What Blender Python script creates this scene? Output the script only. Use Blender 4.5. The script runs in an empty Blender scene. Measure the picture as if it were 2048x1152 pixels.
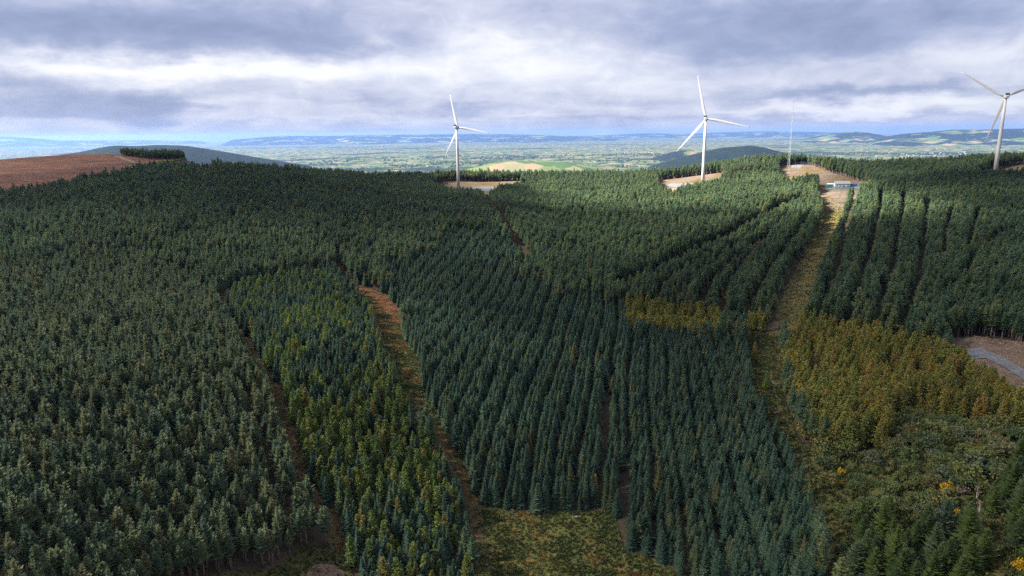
import bpy, bmesh, math, random
import numpy as np
from mathutils import Matrix, Vector

R = math.radians
rng = np.random.default_rng(7)
random.seed(7)
scene = bpy.context.scene
col = scene.collection

# ------------------------------------------------------------------ camera
F_PX, CX, CY = 1366.0, 1024.0, 576.0
CAM_Z = 120.0
PITCH, ROLL = R(12.79), R(0.65)
cam_rot = Matrix.Rotation(R(90) - PITCH, 4, 'X') @ Matrix.Rotation(-ROLL, 4, 'Z')
cd = bpy.data.cameras.new('camera')
cam = bpy.data.objects.new('camera', cd)
cd.sensor_width = 36.0
cd.lens = 36.0 * F_PX / 2048.0
cd.clip_start = 1.0
cd.clip_end = 250000.0
cam.matrix_world = Matrix.Translation((0, 0, CAM_Z)) @ cam_rot
col.objects.link(cam)
scene.camera = cam

# ------------------------------------------------------------------ light
SUN_EL, SUN_AZ = R(39), R(-97)          # azimuth clockwise from +Y (the view direction)
sun_dir = Vector((math.sin(SUN_AZ) * math.cos(SUN_EL), math.cos(SUN_AZ) * math.cos(SUN_EL), math.sin(SUN_EL)))
sl = bpy.data.lights.new('sun', 'SUN')
sl.energy = 4.8
sl.angle = R(0.55)
sl.color = (1.0, 0.93, 0.82)
sun = bpy.data.objects.new('sun', sl)
sun.rotation_euler = (-sun_dir).to_track_quat('-Z', 'Y').to_euler()
sun.location = (-600, 0, 900)
col.objects.link(sun)

scene.view_settings.view_transform = 'Standard'
scene.view_settings.look = 'None'
scene.view_settings.exposure = 2.34
scene.view_settings.gamma = 1.0
scene.view_settings.use_curve_mapping = False
scene.render.engine = 'CYCLES'
cy = scene.cycles
cy.max_bounces = 6
cy.diffuse_bounces = 3
cy.glossy_bounces = 2
cy.transmission_bounces = 4
cy.transparent_max_bounces = 12
cy.volume_bounces = 0
cy.use_denoising = False
cy.sample_clamp_indirect = 4.0

ROT = np.array(cam_rot.to_3x3())


def px_dir(px, py):
    px = np.asarray(px, float); py = np.asarray(py, float)
    v = np.stack([(px - CX) / F_PX, -(py - CY) / F_PX, -np.ones_like(px)], -1)
    v /= np.linalg.norm(v, axis=-1, keepdims=True)
    return v @ ROT.T


def project(x, y, z):
    v = np.stack([x, y, z - CAM_Z], -1) @ ROT
    w = np.maximum(-v[..., 2], 1e-3)
    return CX + F_PX * v[..., 0] / w, CY - F_PX * v[..., 1] / w, w


# ------------------------------------------------------------------ node helpers
class NT:
    def __init__(self, tree):
        self.t = tree

    def n(self, kind, **kw):
        nd = self.t.nodes.new(kind)
        for k, v in kw.items():
            setattr(nd, k, v)
        return nd

    def link(self, a, b):
        self.t.links.new(a, b)

    def put(self, sock, v):
        if isinstance(v, bpy.types.NodeSocket):
            self.link(v, sock)
        else:
            sock.default_value = v

    def math(self, op, a, b=None, c=None, clamp=False):
        nd = self.n('ShaderNodeMath', operation=op, use_clamp=clamp)
        self.put(nd.inputs[0], a)
        if b is not None: self.put(nd.inputs[1], b)
        if c is not None: self.put(nd.inputs[2], c)
        return nd.outputs[0]

    def vmath(self, op, a, b=None):
        nd = self.n('ShaderNodeVectorMath', operation=op)
        self.put(nd.inputs[0], a)
        if b is not None:
            if op == 'SCALE': self.put(nd.inputs['Scale'], b)
            else: self.put(nd.inputs[1], b)
        return nd.outputs[0]

    def noise(self, vec, scale, detail=4, rough=0.55, dist=0.0, color=False):
        nd = self.n('ShaderNodeTexNoise')
        if vec is not None: self.link(vec, nd.inputs['Vector'])
        nd.inputs['Scale'].default_value = scale
        nd.inputs['Detail'].default_value = detail
        nd.inputs['Roughness'].default_value = rough
        nd.inputs['Distortion'].default_value = dist
        return nd.outputs['Color'] if color else nd.outputs['Fac']

    def ramp(self, fac, stops, interp='LINEAR'):
        nd = self.n('ShaderNodeValToRGB')
        cr = nd.color_ramp
        cr.interpolation = interp
        while len(cr.elements) < len(stops): cr.elements.new(0.5)
        for e, (p, c) in zip(cr.elements, stops):
            e.position = p
            e.color = (c, c, c, 1) if isinstance(c, (int, float)) else (*c, 1)
        self.link(fac, nd.inputs[0])
        return nd.outputs[0]

    def mix(self, fac, a, b, blend='MIX'):
        nd = self.n('ShaderNodeMix', data_type='RGBA', blend_type=blend)
        self.put(nd.inputs['Factor'], fac)
        A = [s for s in nd.inputs if s.name == 'A' and s.type == 'RGBA'][0]
        B = [s for s in nd.inputs if s.name == 'B' and s.type == 'RGBA'][0]
        self.put(A, a if isinstance(a, bpy.types.NodeSocket) else (*a, 1))
        self.put(B, b if isinstance(b, bpy.types.NodeSocket) else (*b, 1))
        return [s for s in nd.outputs if s.type == 'RGBA'][0]

    def mapr(self, v, a, b, c=0.0, d=1.0):
        nd = self.n('ShaderNodeMapRange', clamp=True)
        self.put(nd.inputs[0], v)
        for i, q in enumerate((a, b, c, d)): nd.inputs[i + 1].default_value = q
        return nd.outputs[0]


# ------------------------------------------------------------------ sky
world = bpy.data.worlds.new('World')
scene.world = world
world.use_nodes = True
wt = world.node_tree
wt.nodes.clear()
W = NT(wt)
out = W.n('ShaderNodeOutputWorld')
sky = W.n('ShaderNodeTexSky', sky_type='NISHITA')
sky.sun_disc = False
sky.sun_elevation = SUN_EL
sky.sun_rotation = SUN_AZ % (2 * math.pi)
sky.altitude = 400
bg_sky = W.n('ShaderNodeBackground')
bg_sky.inputs['Strength'].default_value = 0.05
W.link(sky.outputs[0], bg_sky.inputs['Color'])

D = W.n('ShaderNodeTexCoord').outputs['Generated']
sp = W.n('ShaderNodeSeparateXYZ'); W.link(D, sp.inputs[0])
dx, dy, dz = sp.outputs
zz = W.math('ADD', W.math('MAXIMUM', dz, 0.0), 0.085)
cmb = W.n('ShaderNodeCombineXYZ')
W.link(W.math('DIVIDE', dx, zz), cmb.inputs[0])
W.link(W.math('DIVIDE', dy, zz), cmb.inputs[1])
P = cmb.outputs[0]
az = W.math('MULTIPLY', W.math('ARCTAN2', dx, dy), 57.2958)
el = W.math('MULTIPLY', W.math('ARCSINE', dz), 57.2958)
# ragged edges for the placed cloud masses
wn = W.noise(P, 0.9, 5, 0.55, 0.2, color=True)
ws = W.n('ShaderNodeSeparateXYZ'); W.link(wn, ws.inputs[0])
mpd = W.n('ShaderNodeMapping'); mpd.inputs['Scale'].default_value = (1, 1, 2.2)
W.link(D, mpd.inputs[0])
wd2 = W.n('ShaderNodeSeparateXYZ'); W.link(W.noise(mpd.outputs[0], 9.0, 5, 0.6, 0.0, color=True), wd2.inputs[0])
azw = W.math('ADD', az, W.math('ADD', W.math('MULTIPLY', W.math('SUBTRACT', ws.outputs[0], 0.5), 9.0), W.math('MULTIPLY', W.math('SUBTRACT', wd2.outputs[0], 0.5), 12.0)))
elw = W.math('ADD', el, W.math('ADD', W.math('MULTIPLY', W.math('SUBTRACT', ws.outputs[1], 0.5), 1.6), W.math('MULTIPLY', W.math('SUBTRACT', wd2.outputs[1], 0.5), 3.6)))


def pix_azel(px, py):
    d = px_dir(px, py)
    return math.degrees(math.atan2(d[0], d[1])), math.degrees(math.asin(d[2]))


# cloud masses: (direction as seen in the photograph, half widths in degrees, lightness)
masses = [
    (470, 60, 13, 1.9, -0.46), (80, 40, 11, 1.6, -0.30), (700, 95, 5, 0.9, -0.16), (1000, -60, 14, 1.6, -0.20),
    (250, 128, 12, 0.95, 0.40), (590, 150, 10, 0.95, 0.36), (60, 110, 8, 0.9, 0.16), (930, 100, 7, 2.2, 0.30), (1150, 150, 10, 1.9, 0.24), (1080, 100, 8, 1.4, .14),
    (120, 205, 8, 0.75, -0.36), (330, 212, 2.4, 0.75, -0.34), (200, 180, 6, .6, -.14), (60, 228, 8, 0.35, -0.2), (520, 246, 7, .22, -.12),
    (1640, 60, 14, 2.0, -0.42), (1450, 100, 9, 1.1, -0.16), (1350, 20, 11, 1.2, -0.22), (1820, 20, 9, 1.2, -.18),
    (1640, 183, 9, 0.42, -0.34), (1930, 168, 9, 0.5, -0.26), (900, 216, 4, 0.5, -0.32), (680, 205, 5, .3, -.15), (1230, 205, 6, .4, -.18),
    (2020, 70, 5, 1.8, 0.24), (1800, 120, 8, .6, .10), (1850, 210, 12, 0.6, 0.26), (1300, 236, 12, 0.35, -0.20), (450, 205, 5, .6, .16), (1560, 215, 6, .35, .14), (1040, 225, 6, .35, .16),
    (1000, 270, 90, 0.7, -0.14), (700, 240, 9, .4, .12), (1850, 232, 10, .22, -.16),
]
bsum = None
for mx, my, sa, se, amp in masses:
    a0, e0 = pix_azel(mx, my)
    u = W.math('DIVIDE', W.math('SUBTRACT', azw, a0), sa)
    v = W.math('DIVIDE', W.math('SUBTRACT', elw, e0), se)
    q = W.math('ADD', W.math('MULTIPLY', u, u), W.math('MULTIPLY', v, v))
    g = W.math('MULTIPLY', W.math('EXPONENT', W.math('MULTIPLY', q, -1.0)), amp * .88)
    bsum = g if bsum is None else W.math('ADD', bsum, g)
n1 = W.noise(P, 0.5, 5, 0.52, 0.2)
n2 = W.noise(P, 1.7, 5, 0.55, 0.5)
b = W.math('ADD', W.math('MULTIPLY_ADD', W.math('SUBTRACT', n1, 0.5), 0.30, 0.60), bsum)
b = W.math('ADD', b, W.math('MULTIPLY', W.math('SUBTRACT', n2, 0.5), 0.16))
n3 = W.noise(mpd.outputs[0], 13.0, 7, 0.58, 0.6)
b = W.math('ADD', b, W.math('MULTIPLY', W.math('SUBTRACT', n3, 0.5), 0.66))
cloud_col = W.ramp(b, [(0.0, (0.225, 0.27, 0.45)), (0.30, (0.335, 0.385, 0.575)), (0.55, (0.51, 0.54, 0.70)),
                       (0.78, (0.70, 0.72, 0.83)), (1.0, (0.90, 0.90, 0.945))])
bg_cl = W.n('ShaderNodeBackground')
bg_cl.inputs['Strength'].default_value = 0.222
W.link(cloud_col, bg_cl.inputs['Color'])
cover = W.mapr(n1, 0.2, 0.42, 0.72, 0.95)
ms = W.n('ShaderNodeMixShader')
W.link(cover, ms.inputs[0])
W.link(bg_sky.outputs[0], ms.inputs[1])
W.link(bg_cl.outputs[0], ms.inputs[2])
W.link(ms.outputs[0], out.inputs['Surface'])
world.cycles.sampling_method = 'MANUAL'
world.cycles.sample_map_resolution = 512


# ------------------------------------------------------------------ terrain
def ctrl(px, py, d):
    v = px_dir(px, py)
    h = math.hypot(v[0], v[1])
    return (v[0] / h * d, v[1] / h * d, CAM_Z + v[2] / h * d)


CTRL = [ctrl(*c) for c in [
    (1100, 1090, 182), (1300, 1130, 172), (1650, 1140, 166), (2040, 1140, 162), (700, 1130, 173), (300, 1150, 166), (0, 1150, 160),
    (1545, 655, 368), (1960, 705, 335), (1240, 580, 430), (917, 379, 918), (1405, 376, 854), (1990, 347, 905), (1575, 338, 935),
    (1680, 375, 790), (1660, 405, 705), (430, 600, 405), (70, 525, 470), (350, 354, 760), (0, 405, 690), (150, 316, 1000),
    (310, 321, 950), (560, 355, 800), (720, 366, 880), (1150, 372, 950), (1800, 342, 945), (2048, 331, 990), (720, 580, 425),
    (820, 790, 258), (1700, 620, 382), (-200, 420, 700), (-200, 340, 1000), (2250, 332, 1000), (640, 330, 980), (1290, 370, 930), (1640, 346, 920),
    (-100, 800, 255), (2150, 800, 275), (1100, 440, 650), (250, 430, 590)]]
CTRL += [(0, 0, -8), (-160, 40, -8), (160, 40, -8), (0, 70, -6)]
_cx = np.array(CTRL)


def _tps_k(r2):
    return np.where(r2 > 1e-9, r2 * np.log(np.maximum(r2, 1e-9)) * 0.5, 0.0)


_S = 100.0
_n = len(_cx)
_A = np.zeros((_n + 3, _n + 3))
_pxy = _cx[:, :2] / _S
_d2 = ((_pxy[:, None] - _pxy[None]) ** 2).sum(-1)
_A[:_n, :_n] = _tps_k(_d2) + np.eye(_n) * 0.002
_A[:_n, _n] = 1; _A[:_n, _n + 1:] = _pxy
_A[_n:, :_n] = _A[:_n, _n:].T
_w = np.linalg.solve(_A, np.concatenate([_cx[:, 2], np.zeros(3)]))
_DCX = [-400, 0, 150, 320, 372, 405, 560, 720, 917, 1150, 1405, 1575, 1700, 1850, 2048, 2400]
_DCD = [1000, 1020, 1040, 1000, 970, 800, 800, 880, 1000, 1000, 960, 985, 945, 950, 1015, 1030]
_DCA = [math.atan2(*px_dir(p, 340)[:2]) for p in _DCX]
PLAIN_Z = -210.0


def terrain(x, y):
    x = np.asarray(x, float); y = np.asarray(y, float)
    shp = x.shape
    x = x.ravel(); y = y.ravel()
    d = np.hypot(x, y)
    az_ = np.arctan2(x, y)
    azc = np.clip(az_, -0.80, 0.80)
    dc = np.interp(azc, _DCA, _DCD)
    dd = np.minimum(d, dc)
    qx, qy = np.sin(azc) * dd / _S, np.cos(azc) * dd / _S
    z = _w[_n] + _w[_n + 1] * qx + _w[_n + 2] * qy
    for i in range(_n):
        z = z + _w[i] * _tps_k((qx - _pxy[i, 0]) ** 2 + (qy - _pxy[i, 1]) ** 2)
    over = np.maximum(d - dc, 0)
    drop = np.where(over < 450, 0.00045 * over ** 2, 91.1 + 0.405 * (over - 450))
    z = z - drop
    pl = PLAIN_Z + np.where(d > 2200, 1, 0) * np.minimum((d - 2200) / 1500, 1) * 9 * (
        np.sin(x / 780 + 1.3) * np.cos(y / 1130) + 0.6 * np.sin(x / 310 + y / 470))
    k = 14.0
    m = np.maximum(z, pl)
    z = m + k * np.log(np.exp(np.clip((z - m) / k, -40, 0)) + np.exp(np.clip((pl - m) / k, -40, 0)))
    return z.reshape(shp)


def ground_at(px, py, h=0.0):
    """world points where the lines of sight meet the ground (raised by h)"""
    px = np.atleast_1d(np.asarray(px, float)); py = np.atleast_1d(np.asarray(py, float))
    v = px_dir(px, py)
    hh = np.hypot(v[:, 0], v[:, 1])
    u = v / hh[:, None]
    ts = np.concatenate([np.linspace(60, 1200, 1141), np.geomspace(1205, 45000, 300)])
    X = u[:, 0:1] * ts; Y = u[:, 1:2] * ts; Z = CAM_Z + u[:, 2:3] * ts
    below = Z <= terrain(X, Y) + h
    below[:, -1] = True
    i = np.argmax(below, 1)
    hi = ts[i]; lo = ts[np.maximum(i - 1, 0)]
    for _ in range(18):
        mid = (lo + hi) / 2
        bl = CAM_Z + u[:, 2] * mid <= terrain(u[:, 0] * mid, u[:, 1] * mid) + h
        hi = np.where(bl, mid, hi); lo = np.where(bl, lo, mid)
    return np.stack([u[:, 0] * hi, u[:, 1] * hi], -1)


def poly(pts, h=0.0):
    a = np.array(pts, float)
    return ground_at(a[:, 0], a[:, 1], h)


def inside(P2, pl):
    x, y = P2[:, 0], P2[:, 1]
    c = np.zeros(len(x), bool)
    j = len(pl) - 1
    for i in range(len(pl)):
        xi, yi = pl[i]; xj, yj = pl[j]
        if yi != yj:
            c ^= ((yi > y) != (yj > y)) & (x < (xj - xi) * (y - yi) / (yj - yi) + xi)
        j = i
    return c


def seg_dist(P2, line, closed=False):
    best = np.full(len(P2), 1e9)
    near = np.zeros_like(P2)
    n = len(line)
    for i in range(n if closed else n - 1):
        a, b_ = line[i], line[(i + 1) % n]
        ab = b_ - a
        t = np.clip(((P2 - a) @ ab) / max(ab @ ab, 1e-9), 0, 1)
        q = a + t[:, None] * ab
        dd = np.hypot(*(P2 - q).T)
        m = dd < best
        best[m] = dd[m]; near[m] = q[m]
    return best, near


# smooth value noise for masks
def vnoise(x, y, s, seed=0):
    r = np.random.default_rng(seed)
    T = r.random((64, 64))
    u, v = x / s + 1000, y / s + 1000
    i, j = np.floor(u).astype(int), np.floor(v).astype(int)
    f, g = u - i, v - j
    f = f * f * (3 - 2 * f); g = g * g * (3 - 2 * g)
    a = T[i % 64, j % 64] * (1 - f) + T[(i + 1) % 64, j % 64] * f
    c = T[i % 64, (j + 1) % 64] * (1 - f) + T[(i + 1) % 64, (j + 1) % 64] * f
    return a * (1 - g) + c * g


# ------------------------------------------------------------------ object helpers
def mesh_from(name, verts, faces, mats=(), midx=None, smooth=False):
    me = bpy.data.meshes.new(name)
    me.from_pydata([tuple(v) for v in np.asarray(verts).tolist()], [], faces)
    for m in mats: me.materials.append(m)
    if midx is not None: me.polygons.foreach_set('material_index', np.asarray(midx, np.int32))
    if smooth: me.polygons.foreach_set('use_smooth', np.ones(len(me.polygons), bool))
    me.update()
    return me


def link(name, data, parent=None, loc=None, rot=None, scale=None):
    o = bpy.data.objects.new(name, data)
    col.objects.link(o)
    if parent is not None: o.parent = parent
    if loc is not None: o.location = loc
    if rot is not None: o.rotation_euler = rot
    if scale is not None: o.scale = scale
    return o


def tag(o, label=None, cat=None, group=None, kind=None):
    if label: o['label'] = label
    if cat: o['category'] = cat
    if group: o['group'] = group
    if kind: o['kind'] = kind
    return o


class MB:
    """collects simple solids into one mesh"""
    def __init__(self):
        self.v = []; self.f = []

    def add(self, vs, fs):
        k = len(self.v)
        self.v += [tuple(map(float, q)) for q in vs]
        self.f += [tuple(i + k for i in f) for f in fs]

    def box(self, c, s, rot=None):
        c = Vector(c)
        vs = []
        for z in (-.5, .5):
            for x, y in ((-.5, -.5), (.5, -.5), (.5, .5), (-.5, .5)):
                p = Vector((x * s[0], y * s[1], z * s[2]))
                if rot: p = rot @ p
                vs.append(c + p)
        self.add(vs, [(3, 2, 1, 0), (4, 5, 6, 7), (0, 1, 5, 4), (1, 2, 6, 5), (2, 3, 7, 6), (3, 0, 4, 7)])

    def tube(self, pts, rad, n=6, cap=True):
        pts = [Vector(p) for p in pts]
        rings = []
        for i, p in enumerate(pts):
            t = (pts[min(i + 1, len(pts) - 1)] - pts[max(i - 1, 0)]).normalized()
            u = t.orthogonal().normalized() if i == 0 else (u - t * u.dot(t)).normalized()
            w = t.cross(u)
            r = rad[i] if hasattr(rad, '__len__') else rad
            rings.append([p + (u * math.cos(a) + w * math.sin(a)) * r for a in [2 * math.pi * k / n for k in range(n)]])
        vs = [q for rr in rings for q in rr]
        fs = []
        for i in range(len(rings) - 1):
            for k in range(n):
                k2 = (k + 1) % n
                fs.append((i * n + k, i * n + k2, (i + 1) * n + k2, (i + 1) * n + k))
        if cap:
            fs.append(tuple(range(n))[::-1])
            fs.append(tuple((len(rings) - 1) * n + k for k in range(n)))
        self.add(vs, fs)

    def loft(self, rings):
        n = len(rings[0])
        vs = [q for rr in rings for q in rr]
        fs = []
        for i in range(len(rings) - 1):
            for k in range(n):
                k2 = (k + 1) % n
                fs.append((i * n + k, i * n + k2, (i + 1) * n + k2, (i + 1) * n + k))
        fs.append(tuple(range(n))[::-1])
        fs.append(tuple((len(rings) - 1) * n + k for k in range(n)))
        self.add(vs, fs)

    def build(self, name, mat, parent=None, smooth=False, **kw):
        me = mesh_from(name, self.v, self.f, [mat], smooth=smooth)
        return link(name, me, parent, **kw)


# ------------------------------------------------------------------ materials
def new_mat(name):
    m = bpy.data.materials.new(name)
    m.use_nodes = True
    m.node_tree.nodes.clear()
    t = NT(m.node_tree)
    o = t.n('ShaderNodeOutputMaterial')
    return m, t, o


def principled(t, o, color, rough=0.8, spec=0.2, bump=None, metallic=0.0, bstr=0.5, bdist=0.1):
    p = t.n('ShaderNodeBsdfPrincipled')
    if isinstance(color, bpy.types.NodeSocket): t.link(color, p.inputs['Base Color'])
    else: p.inputs['Base Color'].default_value = (*color, 1)
    p.inputs['Roughness'].default_value = rough
    p.inputs['Specular IOR Level'].default_value = spec
    p.inputs['Metallic'].default_value = metallic
    if bump is not None:
        bn = t.n('ShaderNodeBump')
        bn.inputs['Strength'].default_value = bstr
        bn.inputs['Distance'].default_value = bdist
        t.link(bump, bn.inputs['Height'])
        t.link(bn.outputs[0], p.inputs['Normal'])
    t.link(p.outputs[0], o.inputs['Surface'])
    return p


def pos(t):
    return t.n('ShaderNodeNewGeometry').outputs['Position']


def foliage_mat(name, stops, patch=0.25, trans=0.30, patch_scale=0.02):
    """leaf colour differs from tree to tree (stops), with broad patches of growth and small needle-to-needle variation"""
    m, t, o = new_mat(name)
    oi = t.n('ShaderNodeObjectInfo')
    c = t.ramp(oi.outputs['Random'], stops)
    pn = t.noise(oi.outputs['Location'], patch_scale, 2, 0.5)
    k = t.mapr(pn, 0.3, 0.7, 1 - patch, 1 + patch)
    fine = t.noise(pos(t), 1.9, 3, 0.6)
    k = t.math('MULTIPLY', k, t.mapr(fine, 0.25, 0.75, 0.68, 1.35))
    c2 = t.vmath('SCALE', c, k)
    d = t.n('ShaderNodeBsdfPrincipled')
    t.link(c2, d.inputs['Base Color'])
    d.inputs['Roughness'].default_value = 0.62
    d.inputs['Specular IOR Level'].default_value = 0.25
    tr = t.n('ShaderNodeBsdfTranslucent')
    t.link(c2, tr.inputs['Color'])
    mx = t.n('ShaderNodeMixShader')
    mx.inputs[0].default_value = trans
    t.link(d.outputs[0], mx.inputs[1]); t.link(tr.outputs[0], mx.inputs[2])
    t.link(mx.outputs[0], o.inputs['Surface'])
    return m


def bark_mat(name, a, b_):
    m, t, o = new_mat(name)
    v = t.n('ShaderNodeTexCoord').outputs['Object']
    mp = t.n('ShaderNodeMapping'); mp.inputs['Scale'].default_value = (9, 9, 1.5)
    t.link(v, mp.inputs[0])
    n = t.noise(mp.outputs[0], 1.0, 5, 0.6)
    principled(t, o, t.mix(t.mapr(n, 0.3, 0.7), a, b_), 0.9, 0.1, bump=n, bdist=0.03)
    return m


M = {}
M['spruce'] = foliage_mat('spruce_needles', [(0, (0.054, 0.103, 0.069)), (.35, (0.076, 0.136, 0.092)), (.7, (0.096, 0.153, 0.094)), (.92, (0.118, 0.157, 0.078)), (1, (0.157, 0.157, 0.063))])
M['pine'] = foliage_mat('pine_needles', [(0, (0.073, 0.114, 0.068)), (.4, (0.101, 0.147, 0.077)), (.75, (0.130, 0.165, 0.077)), (1, (0.160, 0.167, 0.073))], patch=.16)
M['conifer'] = foliage_mat('conifer_needles', [(0, (0.064, 0.112, 0.064)), (.4, (0.089, 0.146, 0.073)), (.75, (0.119, 0.166, 0.073)), (1, (0.157, 0.178, 0.066))], patch=.22)
M['larch'] = foliage_mat('larch_needles_gold', [(0, (.165, .192, .046)), (.4, (.235, .235, .054)), (.75, (.28, .245, .054)), (1, (.30, .215, .054))], patch=.25, trans=.35)
M['glarch'] = foliage_mat('larch_needles_green', [(0, (0.103, 0.162, 0.049)), (.5, (0.146, 0.205, 0.049)), (.85, (0.189, 0.221, 0.049)), (1, (0.227, 0.194, 0.054))], patch=.2, trans=.35)
M['fir'] = foliage_mat('fir_needles', [(0, (0.053, 0.085, 0.030)), (.5, (0.076, 0.117, 0.033)), (.85, (0.110, 0.145, 0.036)), (1, (0.083, 0.124, 0.076))], patch=.2)
M['shrub'] = foliage_mat('shrub_leaves', [(0, (0.077, 0.110, 0.044)), (.3, (0.110, 0.143, 0.044)), (.55, (0.143, 0.160, 0.046)), (.75, (0.165, 0.154, 0.050)), (.88, (0.105, 0.138, 0.083)), (1, (0.198, 0.143, 0.039))], patch=.3, trans=.3)
M['yellow'] = foliage_mat('yellow_leaves', [(0, (.55, .38, .02)), (1, (.56, .32, .02))], patch=.05, trans=.35)
M['dead'] = foliage_mat('dead_twigs', [(0, (.23, .17, .12)), (1, (.26, .20, .15))], patch=.05, trans=.1)
M['russet'] = foliage_mat('russet_needles', [(0, (.24, .115, .05)), (1, (.22, .12, .06))], patch=.05, trans=.1)
M['bark'] = bark_mat('bark_brown', (.16, .11, .085), (.075, .052, .042))
M['bark_grey'] = bark_mat('bark_grey', (.24, .18, .15), (.12, .085, .07))
M['bark_white'] = bark_mat('bark_white', (.62, .60, .56), (.40, .38, .34))


def ground_mat(name, stops, scale=0.12, scale2=1.3, bump=0.35, rough=0.95, stripes=None, bdist=.35):
    m, t, o = new_mat(name)
    p = pos(t)
    n = t.noise(p, scale, 6, 0.62, 0.4)
    n2 = t.noise(p, scale2, 4, 0.6)
    f = t.math('ADD', n, t.math('MULTIPLY', t.math('SUBTRACT', n2, 0.5), 0.30))
    c = t.ramp(f, stops)
    if stripes:
        mp = t.n('ShaderNodeMapping'); mp.inputs['Rotation'].default_value = (0, 0, stripes[0]); mp.inputs['Scale'].default_value = (stripes[1], stripes[1] * .08, 1)
        t.link(p, mp.inputs[0])
        s = t.noise(mp.outputs[0], 1.0, 3, 0.5)
        c = t.mix(t.mapr(s, .35, .65, 0, stripes[3]), c, stripes[2])
    fine = t.noise(p, 4.0, 4, .65)
    mid = t.noise(p, .38, 5, .7)
    c = t.vmath('SCALE', c, t.math('MULTIPLY', t.mapr(fine, .25, .75, .7, 1.3), t.mapr(mid, .3, .7, .68, 1.32)))
    principled(t, o, c, rough, 0.08, bump=n2, bstr=bump, bdist=bdist)
    return m


M['clearing'] = ground_mat('bracken_grass', [(.25, (.054, .072, .022)), (.45, (.081, .095, .027)), (.58, (.113, .108, .032)), (.66, (.167, .104, .038)), (.76, (.162, .086, .034)), (.85, (.072, .077, .027))], .09, 1.2)
M['strip'] = ground_mat('grass_strip', [(.3, (.043, .049, .017)), (.5, (.072, .071, .024)), (.62, (.101, .085, .032)), (.78, (.079, .063, .029))], .08, 1.1)
M['track'] = ground_mat('grass_track', [(.3, (.076, .076, .027)), (.5, (.123, .106, .038)), (.62, (.162, .128, .051)), (.78, (.136, .102, .047))], .08, 1.1)
M['scrubfloor'] = ground_mat('scrub_floor', [(.3, (.047, .055, .019)), (.5, (.072, .075, .024)), (.65, (.102, .085, .030)), (.8, (.102, .068, .030))], .09, 1.1)
M['ride'] = ground_mat('ride_heath', [(.3, (.051, .053, .022)), (.48, (.081, .068, .030)), (.6, (.106, .068, .036)), (.75, (.119, .089, .047))], .05, .9)
M['felled'] = ground_mat('felled_ground', [(.3, (.100, .069, .050)), (.5, (.149, .105, .077)), (.62, (.135, .100, .055)), (.75, (.179, .144, .109))], .06, .8, bump=.5)
M['summit'] = ground_mat('summit_heath', [(.3, (.070, .050, .022)), (.46, (.110, .079, .037)), (.58, (.131, .105, .087)), (.72, (.144, .118, .105))], .03, .35, bump=.5)
M['gravel'] = ground_mat('gravel', [(.3, (.122, .125, .132)), (.7, (.164, .168, .179))], .15, 2.0, bump=.2, bdist=.05)
M['dirt'] = ground_mat('dirt', [(.3, (.164, .121, .078)), (.7, (.216, .164, .112))], .15, 2.0, bump=.2, bdist=.05)
M['moor'] = ground_mat('moor_heather', [(.28, (.110, .054, .036)), (.45, (.160, .078, .050)), (.6, (.195, .100, .060)), (.75, (.225, .140, .078))], .03, .5, stripes=(R(68), .04, (.085, .050, .036), .7), bump=.8)
M['rust'] = ground_mat('rusty_bracken', [(.3, (.12, .06, .03)), (.5, (.165, .072, .036)), (.7, (.15, .09, .04))], .12, 1.1)
M['young'] = ground_mat('young_planting', [(.3, (.080, .104, .024)), (.7, (.136, .152, .040))], .1, .8, bump=.6)


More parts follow.
